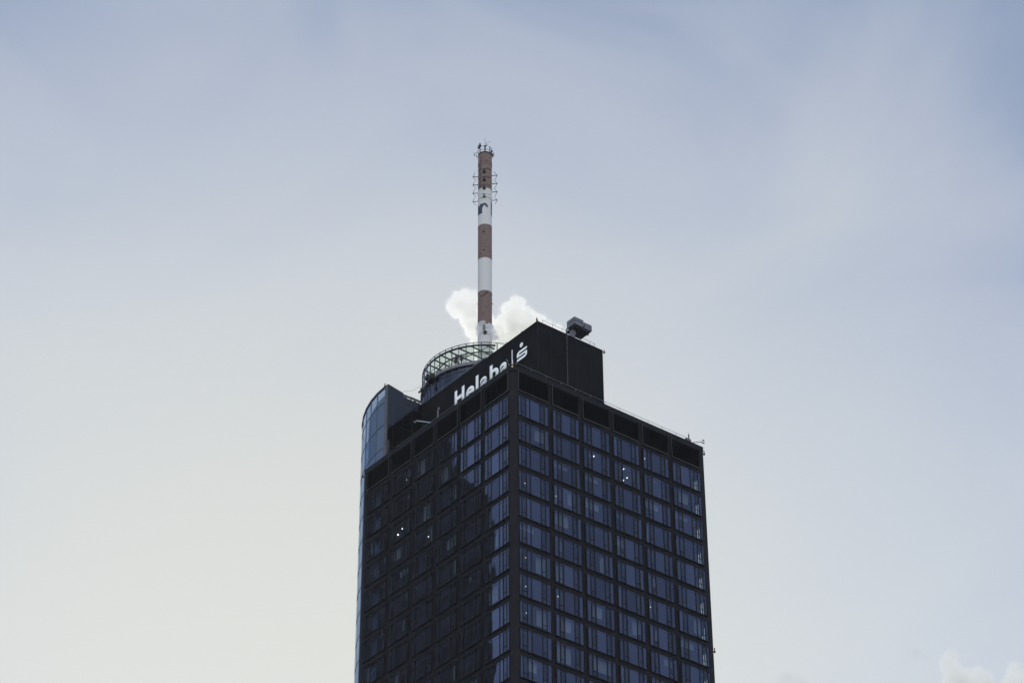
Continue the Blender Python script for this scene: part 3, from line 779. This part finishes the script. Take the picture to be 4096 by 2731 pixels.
q = MB(); q.tube([(11.0, 3.9, BZ), (11.0, 3.9, BZ + .7)], .05, 6); q.ball((10.9, 3.9, BZ + .9), .28, 10, 6, (1, .6, .8)); q.tube([(10.5, 3.9, BZ + .4), (10.9, 3.9, BZ + .9)], .06, 6)
single(q, 'roof_ventilator', M['gear'], 'small dark hooded vent on the plant room roof beside the bent pipe', 'vent', (11.0, 3.9, BZ))
# obstruction lights
G2 = 'obstruction lights on roof corners'
def beacon(label, p, d, up=.42):
    t = thing('obstruction_light', label, 'warning light', p, G2); d = Vector(d).normalized(); P = Vector(p)
    q = MB(); q.tube([P, P + d * .3], .05, 6); q.tube([P + d * .28 - Vector((0, 0, .12)), P + d * .28 + Vector((0, 0, .06))], .13, 8); q.build('bracket', M['gear'], t)
    q = MB(); q.tube([P + d * .28 + Vector((0, 0, .06)), P + d * .28 + Vector((0, 0, up))], [.08, .06], 8); q.ball(P + d * .28 + Vector((0, 0, up)), .07, 8, 5); q.build('lamp', M['beacon_red'], t)
beacon('red warning light on the peak corner of the black plant room', (U0 + .02, V0 + .02, BZ + .05), (-1, -.8, 0), .35)
beacon('red warning light on the right-hand corner of the plant room', (U1, V0, BZ - .2), (1, -.2, 0), .35)
beacon('dark warning light on the tip of the curved glass tower', (.62, 28.35, WT), (-1, .4, 0), .4)
beacon('dark warning light at the left top corner of the square tower', (f, W, 6.4), (-1, .3, 0), .5)
beacon('dark warning light at the right top corner of the square tower', (W, .4, 6.55), (1, -.3, 0), .5)
beacon('dark warning light half-way down the right edge of the square tower', (W, .4, -23.1), (1, -.3, 0), .5)
beacon('dark warning light near the foot of the left edge of the square tower', (f, W, -26.3), (-1, .3, 0), .5)
# floodlights that reach out over the left parapet to light the sign
G3 = 'sign floodlights over the left parapet'
def flood(label, base, end, head, mt='white', grp=G3, hr=.15):
    t = thing('floodlight', label, 'floodlight', base, grp); B = Vector(base); E_ = Vector(end)
    MB().tube([B, E_], [.07, .085], 8).build('arm', M[mt], t)
    q = MB(); hd = Vector(head); q.tube([hd - Vector((0, 0, .16)), hd + Vector((0, 0, .12))], [hr, hr * .8], 10); q.tube([E_, hd], .05, 6); q.build('lamp_head', M['crane'], t)
flood('pale floodlight arm standing upright above the left parapet', (.3, 16.2, 7.5), (-.25, 15.4, 8.15), (-.35, 15.15, 8.2))
flood('pale floodlight arm lying out flat over the left parapet', (.3, 17.6, 7.5), (-1.1, 18.95, 7.95), (-1.3, 19.05, 7.75), hr=.17)
q = MB(); q.box(.7, 1.25, 27.4, 28.0, 7.5, 7.85); q.tube([(1.0, 27.6, 7.8), (1.0, 27.6, 8.6)], .03, 6)
single(q, 'lamp_box', M['steel'], 'small grey box with short rod where parapet meets curved glass', 'lamp', (1.0, 27.7, 7.5))
# wind gauge arm on the right corner
WG = thing('wind_gauge', 'thin arm with two cups sticking out at the right roof corner', 'wind gauge', (31.0, .6, 7.5))
MB().tube([(30.98, .6, 7.84), (32.7, .6, 8.61)], .045, 6).build('arm', M['darkrail'], WG)
MB().tube([(32.7, .6, 8.35), (32.7, .6, 8.85)], .035, 6).build('spindle', M['darkrail'], WG)
for p in ((32.98, .6, 8.95), (32.98, .6, 8.55)):
    q = MB(); q.tube([(32.72, .6, p[2] - .12), p], .03, 6); q.ball(p, .12, 8, 6, (1.3, 1, .8)); q.build('cup', M['darkrail'], WG)
AN = thing('antenna_box', 'grey box with short stub antenna on the right-hand roof edge', 'antenna', (30.0, .6, TOPZ))
q = MB(); q.box(29.75, 30.55, .4, .9, TOPZ + .05, TOPZ + .6); q.build('box', M['steel'], AN)
q = MB(); q.tube([(30.35, .6, TOPZ + .6), (30.35, .6, TOPZ + 1.0)], .05, 6); q.tube([(30.35, .6, TOPZ + .85), (30.35, .6, TOPZ + 1.4)], .085, 8); q.tube([(30.35, .6, TOPZ + 1.4), (30.35, .6, TOPZ + 1.75)], .02, 5); q.build('stub_aerial', M['darkrail'], AN)
# things at the near corner of the roof
q = MB(); q.tube([(.35, .35, TOPZ), (.35, .35, TOPZ + .75)], .045, 6)
single(q, 'stub_rod', M['white'], 'short white rod standing on the near roof corner', 'rod', (.35, .35, TOPZ))
CM = thing('security_camera', 'small pale camera on a bent bracket at the near roof corner', 'camera', (.3, .9, TOPZ))
q = MB(); q.tube([(.3, .9, TOPZ), (.2, 1.1, TOPZ + .5), (.15, 1.25, TOPZ + .95)], .035, 6); q.build('bracket', M['rail'], CM)
q = MB(); q.obox((.12, 1.25, TOPZ + 1.05), (1, .4, -.2), (-.4, 1, 0), (0, 0, 1), .16, .07, .07); q.build('housing', M['rail'], CM)
AL = thing('corner_lamp', 'small amber lamp under the parapet on the near corner', 'lamp', (.3, .3, 7.0))
MB().ball((.30, .42, 7.18), .11, 10, 6, (1, 1, .8)).build('lens', M['amber'], AL)
MB().tube([(.38, .5, 7.28), (.30, .42, 7.24)], .13, 8).build('shade', M['gear'], AL)
# thin stay wire between the wing and the drum
q = MB(); q.tube([(2.95, 27.95, 18.95), (5.6, 29.3, 20.9), (8.2, 30.75, 23.6)], .02, 5)
single(q, 'stay_wire', M['rail'], 'hair-thin wire from the wing wall up to the glass drum', 'wire', (2.95, 27.95, 18.95))
# equipment on the side of the drum
WC = thing('deck_camera', 'bulky black camera unit mounted on the left edge of the viewing deck', 'camera', (8.1, 28.4, 23.4))
q = MB(); q.obox((8.0, 28.2, 23.35), (-.9, .3, 0), (.3, .9, 0), (0, 0, 1), .32, .75, .36); q.obox((7.9, 28.9, 23.75), (-.9, .3, .2), (.3, .9, 0), (0, 0, 1), .3, .36, .28); q.build('housing', M['gear'], WC)
q = MB(); q.tube([(8.0, 28.9, 24.0), (7.95, 28.95, 24.45)], .13, 8); q.tube([(8.2, 27.6, 23.1), (8.15, 27.6, 20.9)], .07, 6); q.ball((8.1, 27.55, 21.5), .14, 8, 6, (1, 1, 2)); q.build('stem', M['gear'], WC)
BM_ = thing('boom_floodlight', 'black spotlight hanging on a slanting boom left of the glass drum', 'floodlight', (7.9, 29.2, 23.2))
MB().tube([(7.95, 28.9, 23.3), (6.75, 28.35, 21.25)], .06, 6).build('boom', M['steel'], BM_)
q = MB(); q.obox((6.6, 28.25, 21.0), (-.55, .8, 0), (.8, .5, 0), (0, 0, 1), .30, .16, .2); q.tube([(6.6, 28.4, 20.95), (6.3, 28.85, 20.6)], [.14, .13], 10); q.tube([(6.75, 28.0, 20.95), (6.8, 27.9, 20.45)], .07, 8); q.build('lamp_head', M['gear'], BM_)

# ---------------------------------------------------------------- two people behind the glass screen
def person(label, pos, face, lean, coat, hood=False):
    """one continuous skinned body; pos = feet centre in building axes"""
    t = thing('person', label, 'person', pos, 'people on the viewing deck')
    R_ = Matrix.Rotation(face, 3, 'Z')
    J = {'pel': (0, 0, .95, .155), 'wa': (0, .01, 1.12, .15), 'ch': (0, .02 + lean * .3, 1.34, .175), 'nk': (0, .0 + lean * .6, 1.5, .065), 'hd': (0, .02 + lean, 1.60, .09), 'hd2': (0, .03 + lean, 1.70, .085),
         'ls': (-.17, .0 + lean * .5, 1.43, .075), 'le': (-.27, .06, 1.16, .052), 'lw': (-.16, .26, 1.1, .04), 'rs': (.17, .0 + lean * .5, 1.43, .075), 're': (.27, .06, 1.16, .052), 'rw': (.16, .26, 1.1, .04),
         'lh': (-.10, 0, .88, .10), 'lk': (-.12, .03, .5, .065), 'la': (-.13, 0, .09, .045), 'lt': (-.14, .17, .04, .04),
         'rh': (.10, 0, .88, .10), 'rk': (.13, -.02, .5, .065), 'ra': (.14, -.03, .09, .045), 'rt': (.16, .14, .04, .04)}
    E = [('pel', 'wa'), ('wa', 'ch'), ('ch', 'nk'), ('nk', 'hd'), ('hd', 'hd2'), ('ch', 'ls'), ('ls', 'le'), ('le', 'lw'), ('ch', 'rs'), ('rs', 're'), ('re', 'rw'), ('pel', 'lh'), ('lh', 'lk'), ('lk', 'la'), ('la', 'lt'), ('pel', 'rh'), ('rh', 'rk'), ('rk', 'ra'), ('ra', 'rt')]
    # five short finger chains per hand
    for sd, wn in ((-1, 'lw'), (1, 'rw')):
        bx, by, bz, _ = J[wn]
        J[wn + 'p'] = (bx - sd * .01, by + .07, bz - .01, .032); E.append((wn, wn + 'p'))
        for k in range(4):
            nm = '%sf%d' % (wn, k); ln = (.075, .085, .08, .062)[k]; ofs = (k - 1.5) * .02
            J[nm] = (bx - sd * .01 + ofs, by + .07 + ln * .8, bz - .03, .009); E.append((wn + 'p', nm))
            J[nm + 'e'] = (bx - sd * .01 + ofs, by + .07 + ln, bz - .055, .008); E.append((nm, nm + 'e'))
        J[wn + 't'] = (bx - sd * .05, by + .08, bz - .02, .011); E.append((wn + 'p', wn + 't'))
    keys = list(J); me = bpy.data.meshes.new('body')
    me.from_pydata([tuple(R_ @ Vector(J[k][:3])) for k in keys], [(keys.index(a), keys.index(b)) for a, b in E], [])
    o = bpy.data.objects.new('body', me); COL.objects.link(o); o.parent = t
    sk = o.modifiers.new('skin', 'SKIN'); sk.use_smooth_shade = True
    lay = me.skin_vertices[0].data
    for i, k in enumerate(keys): lay[i].radius = (J[k][3],) * 2
    lay[0].use_root = True
    sb = o.modifiers.new('sub', 'SUBSURF'); sb.levels = sb.render_levels = 2
    me.materials.append(M['skin'])
    # face: nose, ears, eyes
    hc = Vector(J['hd2'][:3]); fm_ = MB()
    def P(x_, y_, z_): return tuple(R_ @ (hc + Vector((x_, y_, z_))))
    fm_.ball(P(0, .10, -.05), .018, 8, 5); fm_.ball(P(.09, 0, -.04), .025, 8, 5); fm_.ball(P(-.09, 0, -.04), .025, 8, 5)
    fo = fm_.build('face', M['skin'], t, base=(0, 0, 0))
    h = MB(); h.ball(P(0, -.01, .015), .118, 14, 8, (1, 1, 1.0)); h.ball(P(0, -.055, -.06), .085, 12, 7, (1, .8, 1.2))
    h.build('hair', M['hair'], t, base=(0, 0, 0), smooth=True)
    # coat: lathed shell with sleeves
    cbm = MB(); rings = [(.62 if coat == 'coat' else .86, .26, .20), (.95, .24, .18), (1.15, .25, .19), (1.34, .28, .19), (1.46, .24, .14), (1.55, .11, .10)]
    nn = 18; idx = len(cbm.v)
    for z_, rx, ry in rings:
        ly = lean * max(0, z_ - 1.1) * 1.0
        for j in range(nn):
            a = 2 * PI * j / nn; cbm.v.append(tuple(R_ @ Vector((rx * math.cos(a), ry * math.sin(a) + ly + .01, z_))))
    for k in range(len(rings) - 1):
        for j in range(nn): cbm.f.append((idx + k * nn + j, idx + k * nn + (j + 1) % nn, idx + (k + 1) * nn + (j + 1) % nn, idx + (k + 1) * nn + j)); cbm.mi.append(0)
    for sd in ('l', 'r'):
        a, b, c_ = (Vector(J[sd + q_][:3]) for q_ in ('s', 'e', 'w'))
        cbm.tube([R_ @ a, R_ @ ((a + b) / 2), R_ @ b, R_ @ ((b + c_) / 2), R_ @ c_], [.095, .085, .075, .065, .058], 10)
    cbm.build('coat', M[coat], t, base=(0, 0, 0), smooth=True)
    tm = MB()
    for sd in ('l', 'r'):
        a, b, c_ = (Vector(J[sd + q_][:3]) for q_ in ('h', 'k', 'a'))
        tm.tube([R_ @ (a + Vector((0, 0, .05))), R_ @ ((a + b) / 2), R_ @ b, R_ @ ((b + c_) / 2), R_ @ c_], [.13, .105, .085, .075, .07], 10)
    tm.build('trousers', M['trouser'], t, base=(0, 0, 0), smooth=True)
    sm = MB()
    for sd in ('l', 'r'):
        a, b = (Vector(J[sd + q_][:3]) for q_ in ('a', 't')); sm.obox(R_ @ ((a + b) / 2 + Vector((0, 0, -.025))), R_ @ (b - a).normalized(), R_ @ Vector((1, 0, 0)), (0, 0, 1), .14, .05, .045)
    sm.build('shoes', M['gear'], t, base=(0, 0, 0))
    return t
person('person in a long dark coat standing at the deck glass, left of the pair', (9.35, 24.32, 23.90), 2.2, .05, 'coat')
person('person in a dark jacket with arms forward at the deck glass, right of the pair', (9.85, 23.72, 23.90), 1.2, .08, 'jacket')

# ---------------------------------------------------------------- steam
def vol_mat(name, dens, aniso=.35, col=(1, 1, 1)):
    m = bpy.data.materials.new(name); m.use_nodes = True; nt = m.node_tree
    for n_ in list(nt.nodes):
        if n_.type != 'OUTPUT_MATERIAL': nt.nodes.remove(n_)
    out_ = [n_ for n_ in nt.nodes if n_.type == 'OUTPUT_MATERIAL'][0]
    v = nt.nodes.new('ShaderNodeVolumePrincipled'); v.inputs['Density'].default_value = dens
    v.inputs['Anisotropy'].default_value = aniso; v.inputs['Color'].default_value = (*col, 1)
    nt.links.new(v.outputs[0], out_.inputs['Volume']); m.cycles.homogeneous_volume = True
    return m
M['steam'] = vol_mat('steam', .55, .5, (.965, .96, .93)); M['thin_steam'] = vol_mat('thin_steam', 3.5, .4); M['cloudvol'] = vol_mat('cloud_vapour', .06, .3, (.9, .9, .87)); M['steam_veil'] = vol_mat('steam_veil', .09, .5, (.92, .92, .9)); M['greycloud'] = vol_mat('grey_vapour', .006, 0, (.35, .38, .42)); M['cloud_veil'] = vol_mat('cloud_veil', .005, .3, (.9, .9, .88))
def puff(name, blobs, mt, label, cat, kind, base, vox, nscale, namp, local=True, seed=1, veil=None):
    rnd = random.Random(seed); q = MB()
    for (a, b, c_, r) in blobs:
        q.ball((a, b, c_), r, 16, 10)
        for _ in range(9):                  # cauliflower lobes
            d = Vector((rnd.gauss(0, 1), rnd.gauss(0, 1), rnd.gauss(0, 1))).normalized(); rr = r * rnd.uniform(.28, .5)
            q.ball((a + d.x * r * .8, b + d.y * r * .8, c_ + d.z * r * .8), rr, 10, 7)
    me = q.mesh(name, M[mt], base); o = bpy.data.objects.new(name, me); COL.objects.link(o)
    o.matrix_world = (FR @ Matrix.Translation(base)) if local else Matrix.Translation(base)
    rm = o.modifiers.new('remesh', 'REMESH'); rm.mode = 'VOXEL'; rm.voxel_size = vox; rm.adaptivity = 0
    tx = bpy.data.textures.new(name, 'CLOUDS'); tx.noise_scale = nscale; tx.noise_depth = 4
    dm_ = o.modifiers.new('billow', 'DISPLACE'); dm_.texture = tx; dm_.strength = namp; dm_.mid_level = .5; dm_.texture_coords = 'LOCAL'
    o['label'] = label; o['category'] = cat
    if kind: o['kind'] = kind
    if veil:
        h = bpy.data.objects.new(veil, me.copy()); COL.objects.link(h); h.parent = o; h.data.materials.clear(); h.data.materials.append(M[veil])
        r2 = h.modifiers.new('remesh', 'REMESH'); r2.mode = 'VOXEL'; r2.voxel_size = vox * 1.3
        p2 = h.modifiers.new('swell', 'DISPLACE'); p2.strength = namp * .5; p2.mid_level = 0
        d2_ = h.modifiers.new('billow', 'DISPLACE'); t2 = bpy.data.textures.new(name, 'CLOUDS'); t2.noise_scale = nscale * 1.6; t2.noise_depth = 5
        d2_.texture = t2; d2_.strength = namp * 2.4; d2_.mid_level = .5; d2_.texture_coords = 'LOCAL'
    return o
away = -toc
def sp(x_px, z, back): # point by picture column (offset from the mast in metres to the right) and height, set back behind the mast axis
    p = MC + rgt * x_px + away * back; return (p.x, p.y, z)
L_ = []
for xr, z, r in ((-4.6, 44.0, 1.1), (-4.0, 45.2, .95), (-2.9, 45.7, 1.0), (-1.9, 45.1, 1.15), (-3.4, 43.7, 1.5), (-4.2, 42.7, .9), (-2.2, 43.2, 1.7), (-1.0, 43.4, 1.4), (-2.4, 41.3, 1.3), (-1.2, 41.2, 1.6), (-1.9, 39.4, 1.15), (-.6, 39.0, 1.6), (-1.3, 37.6, 1.0), (0, 37.0, 1.6), (.3, 35, 1.9), (.4, 33, 1.7), (.2, 31, 1.5), (.3, 29, 1.3), (0, 41, 1.4)):
    L_.append((*sp(xr, z, 6.0 + (xr % 1) * .6), r))
for xr, z, r in ((3.2, 43.2, .95), (2.8, 41.7, 1.0), (4.3, 44.5, .85), (5.0, 44.0, 1.0), (4.2, 42.8, 1.5), (2.4, 40.3, 1.3), (5.7, 42.6, 1.2), (4.2, 40.6, 1.9), (6.6, 42.0, 1.1), (7.8, 41.2, 1.2), (6.3, 40.0, 2.0), (8.9, 40.2, 1.2), (8.2, 38.6, 1.8), (10.2, 38.9, 1.2), (10.0, 37, 1.8), (5.0, 37.6, 2.4), (2.4, 38, 2.0), (1.6, 36, 2.0), (7.5, 36, 2.2), (3.5, 34.5, 2.3), (2.0, 33, 2.0), (5.5, 33.5, 2.0), (1.4, 31, 1.7), (3.2, 31, 1.9), (2.5, 29, 1.8)):
    L_.append((*sp(xr, z, 6.0 + (xr % 1) * .8), r))
puff('steam_plume', L_, 'steam', 'bright white steam billowing up behind the foot of the striped mast', 'steam', 'stuff', (TC[0], TC[1], 27), .13, .5, .55, seed=3, veil='steam_veil')
F_ = []
for xr, z, r, bk in ((-.95, 35.4, .34, -.75), (-.8, 34.7, .42, -.85), (-.55, 35.6, .35, -1.05), (-.35, 35.2, .30, -1.15), (-.95, 34.0, .40, -.7), (.2, 35.0, .30, -1.15), (.6, 35.15, .36, -1.05), (.9, 34.9, .4, -.8), (.9, 34.0, .45, -.7), (1.25, 33.5, .42, -.4), (.6, 34.2, .34, -1.05), (-.2, 35.6, .34, -1.15), (-.6, 34.2, .3, -1.1), (-1.0, 35.0, .4, -.6), (1.0, 35.3, .36, -.6), (1.35, 34.5, .38, -.3), (1.7, 33.9, .34, 0), (-.3, 34.6, .3, -1.15)):
    F_.append((*sp(xr, z, bk), r))
puff('steam_wisp', F_, 'thin_steam', 'small wisp of steam curling round the front of the mast base', 'steam', 'stuff', (TC[0], TC[1], 33), .07, .3, .22, seed=5)

# far cumulus at the lower right, 3 km away
def cloud(label, blobs, seed, base):
    return puff('cloud', blobs, 'cloudvol', label, 'cloud', None, base, 1.6, 8, 6, local=False, seed=seed, veil='cloud_veil')
K = 2.0
cloud('white cumulus puff low at the right, tallest of the little clouds', [(466, 2608, 1399, 8), (462, 2610, 1392, 9), (470, 2612, 1385, 9), (478, 2614, 1378, 10), (466, 2618, 1380, 9), (474, 2618, 1368, 14), (488, 2614, 1371, 10), (494, 2612, 1380, 8), (502, 2612, 1376, 8), (500, 2616, 1366, 12), (486, 2622, 1362, 14)], 4, (480, 2612, 1380))
cloud('small white cumulus in the bottom right corner of the sky', [(533, 2606, 1385, 7), (529, 2608, 1378, 7), (538, 2608, 1375, 9), (528, 2612, 1367, 10), (545, 2610, 1366, 10), (536, 2614, 1358, 14)], 6, (535, 2608, 1375))

puff('cloud', [(286, 2641, 1390, 6), (294, 2640, 1392, 8), (302, 2641, 1388, 8), (310, 2642, 1384, 7), (298, 2646, 1378, 10)], 'greycloud', 'faint blue-grey wisp of cloud low on the right, leftmost of the small clouds', 'cloud', None, (296, 2641, 1388), 2.0, 10, 9, local=False, seed=9)
puff('cloud', [(424, 2614, 1408, 5), (432, 2614, 1406, 6), (440, 2615, 1402, 5)], 'greycloud', 'faint grey smudge of cloud left of the tall white puff', 'cloud', None, (432, 2614, 1405), 2.0, 10, 7, local=False, seed=12)

# ---------------------------------------------------------------- ground and the neighbouring towers seen in the window glass
gp = MB(); gp.quad((-6000, -6000, 0), (6000, -6000, 0), (6000, 6000, 0), (-6000, 6000, 0))
go = gp.build('ground', M['cityground'], None, (0, 0, 0)); go['kind'] = 'structure'
G4 = 'neighbouring high-rises mirrored in the glass'
def highrise(label, prof, u_front, depth):
    """prof = outline of the tower front as (v, z); a full-depth block with window bands and upright piers"""
    v0_, v1_ = min(p[0] for p in prof), max(p[0] for p in prof)
    t = thing('high_rise', label, 'office building', (u_front, (v0_ + v1_) / 2, GZ), G4)
    q = MB(); n_ = len(prof); i = len(q.v)
    q.v += [(u_front, v, z) for v, z in prof] + [(u_front - depth * .62, v + depth * .79, z) for v, z in prof]
    q.f.append(tuple(i + k for k in range(n_))); q.mi.append(0); q.f.append(tuple(i + n_ + k for k in reversed(range(n_)))); q.mi.append(0)
    for k in range(n_): q.f.append((i + k, i + (k + 1) % n_, i + n_ + (k + 1) % n_, i + n_ + k)); q.mi.append(0)
    q.build('wall', M['neighbour'], t)
    ztop_ = min(z for v, z in prof if z > GZ + 1)
    wn_ = MB(); k = 0
    while GZ + 6 + 3.8 * k + 2.2 < ztop_ - 3:
        z = GZ + 6 + 3.8 * k; wn_.box(u_front, u_front + .06, v0_ + 1, v1_ - 1, z, z + 1.9); k += 1
    wn_.build('window_band', M['nwin'], t)
highrise('tall dark high-rise left of the camera, mirrored in the left half of the windows', [(130.3, GZ), (130.3, 90), (132.3, 94.2), (133.5, 96), (133.7, 103), (136, 108), (141, 110), (150, 112.4), (158, 113.4), (176, 112), (176, GZ)], -90, 26)
highrise('lower stepped dark high-rise mirrored near the corner of the square tower', [(120.1, GZ), (120.1, 79.4), (121.5, 81.3), (122.9, 82.2), (123.2, 83.2), (125.5, 84.7), (127.6, 87.2), (129.9, 88.4), (129.9, GZ)], -90, 26)

# thin scattering volume, added to lift the dark tones of the scene
hz = MB().box(-700, 900, -300, 1100, -1, 290)
ho = hz.build('haze', vol_mat('haze_air', 5.2e-5, 0.0, (.93, .95, 1)), None, (0, 0, 0)); ho['kind'] = 'stuff'; ho['label'] = 'thin bright haze filling the air'; ho['category'] = 'haze'

# ---------------------------------------------------------------- light, sky, camera
SUN_AZ, SUN_EL = math.radians(-7), math.radians(22)
sd_ = Vector((math.sin(SUN_AZ) * math.cos(SUN_EL), math.cos(SUN_AZ) * math.cos(SUN_EL), math.sin(SUN_EL)))
sl_ = bpy.data.lights.new('sun', 'SUN'); sl_.energy = 2.4; sl_.angle = math.radians(.5); sl_.color = (1, .96, .88)
so = bpy.data.objects.new('sun', sl_); COL.objects.link(so); so.rotation_euler = sd_.to_track_quat('Z', 'Y').to_euler()
w_ = bpy.data.worlds.new('World'); S.world = w_; w_.use_nodes = True; nt = w_.node_tree; N = nt.nodes; L = nt.links
for n_ in list(N): N.remove(n_)
wo = N.new('ShaderNodeOutputWorld')
sky = N.new('ShaderNodeTexSky'); sky.sky_type = 'NISHITA'; sky.sun_disc = False; sky.sun_elevation = SUN_EL; sky.sun_rotation = SUN_AZ
sky.air_density = 1.0; sky.dust_density = .05; sky.ozone_density = 1.2
b1 = N.new('ShaderNodeBackground'); b1.inputs['Strength'].default_value = .05; L.new(sky.outputs[0], b1.inputs['Color'])
tc = N.new('ShaderNodeTexCoord')
# hazy cloud veil, bright round the hidden sun: angle from the glow centre with a flattened side-ways scale
ga, ge = math.radians(-4.2), math.radians(26.8)
G = Vector((math.sin(ga) * math.cos(ge), math.cos(ga) * math.cos(ge), math.sin(ge))); E1 = Vector((math.cos(ga), -math.sin(ga), 0)); E2 = E1.cross(G)
def dot(vec, k=1.0):
    d = N.new('ShaderNodeVectorMath'); d.operation = 'DOT_PRODUCT'; L.new(tc.outputs['Generated'], d.inputs[0]); d.inputs[1].default_value = tuple(vec * k); return d.outputs['Value']
def math_(op, a, b=None):
    m_ = N.new('ShaderNodeMath'); m_.operation = op
    for i, q_ in enumerate((a, b)):
        if q_ is None: continue
        if isinstance(q_, (int, float)): m_.inputs[i].default_value = q_
        else: L.new(q_, m_.inputs[i])
    return m_.outputs[0]
d1, d2, d3 = dot(E1, .72), dot(E2), dot(G)
rad = math_('SQRT', math_('ADD', math_('MULTIPLY', d1, d1), math_('MULTIPLY', d2, d2)))
ang = math_('MULTIPLY', math_('ARCTAN2', rad, d3), 180 / PI)          # degrees
n1 = N.new('ShaderNodeTexNoise'); n1.inputs['Scale'].default_value = 6.5; n1.inputs['Detail'].default_value = 5; n1.inputs['Roughness'].default_value = .5; n1.inputs['Distortion'].default_value = .6
mpn = N.new('ShaderNodeMapping'); mpn.inputs['Rotation'].default_value = (.3, .5, .2); mpn.inputs['Scale'].default_value = (1, 1, 1.6)
L.new(tc.outputs['Generated'], mpn.inputs[0]); L.new(mpn.outputs[0], n1.inputs['Vector'])
wob = math_('MULTIPLY', math_('SUBTRACT', n1.outputs['Fac'], .5), 9.5)
wf = N.new('ShaderNodeMapRange'); wf.inputs[1].default_value = 2; wf.inputs[2].default_value = 14; L.new(ang, wf.inputs[0])
ang2 = math_('ADD', ang, math_('MULTIPLY', wob, wf.outputs[0]))
fac = math_('DIVIDE', ang2, 180)
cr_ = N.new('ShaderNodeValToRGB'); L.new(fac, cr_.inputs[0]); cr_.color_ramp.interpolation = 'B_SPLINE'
def lin(c_): return tuple(((v / 255) / 12.92 if v / 255 <= .04045 else ((v / 255 + .055) / 1.055) ** 2.4) for v in c_)
STOPS = [(0, (.61, .565, .43)), (4.5, (.60, .56, .43)), (8, (.535, .52, .46)), (11, (.46, .46, .445)), (14.4, (.345, .355, .395)), (16, (.275, .30, .355)), (19.2, (.135, .165, .25)), (24, (.105, .135, .215)), (40, (.28, .33, .42)), (55, (.38, .45, .58)), (75, (.30, .35, .48)), (92, (.20, .24, .34)), (108, (.50, .55, .62)), (122, (1.6, 1.65, 1.7)), (180, (1.8, 1.8, 1.8))]  # last stops: unseen sky behind the camera, raised to light the mast
e = cr_.color_ramp.elements
while len(e) > 1: e.remove(e[-1])
SUB = (.0, .0, .0)
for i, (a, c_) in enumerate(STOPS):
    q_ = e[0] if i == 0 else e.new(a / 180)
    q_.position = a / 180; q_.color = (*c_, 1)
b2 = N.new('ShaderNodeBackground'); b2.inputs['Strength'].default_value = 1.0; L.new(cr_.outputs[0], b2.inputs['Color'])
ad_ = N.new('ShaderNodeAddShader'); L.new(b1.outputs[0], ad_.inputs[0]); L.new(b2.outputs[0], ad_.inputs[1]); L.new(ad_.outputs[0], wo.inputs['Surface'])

cam = bpy.data.cameras.new('camera'); cam.sensor_width = 36; cam.lens = 96.8235; cam.clip_start = 1; cam.clip_end = 20000
co = bpy.data.objects.new('camera', cam); COL.objects.link(co)
co.matrix_world = Matrix.Translation((0, 0, 1.7)) @ Matrix.Rotation(PI / 2 + 0.606630583631, 4, 'X') @ Matrix.Rotation(-0.005992296, 4, 'Z')
S.camera = co
for o in list(bpy.data.objects):
    if '_b' in o: del o['_b']
S.view_settings.view_transform = 'Standard'; S.view_settings.look = 'None'; S.view_settings.exposure = 0; S.view_settings.gamma = 1
cy = S.cycles; cy.transparent_max_bounces = 24; cy.volume_bounces = 16; cy.max_bounces = 16; cy.diffuse_bounces = 3; cy.glossy_bounces = 4
cy.use_denoising = True
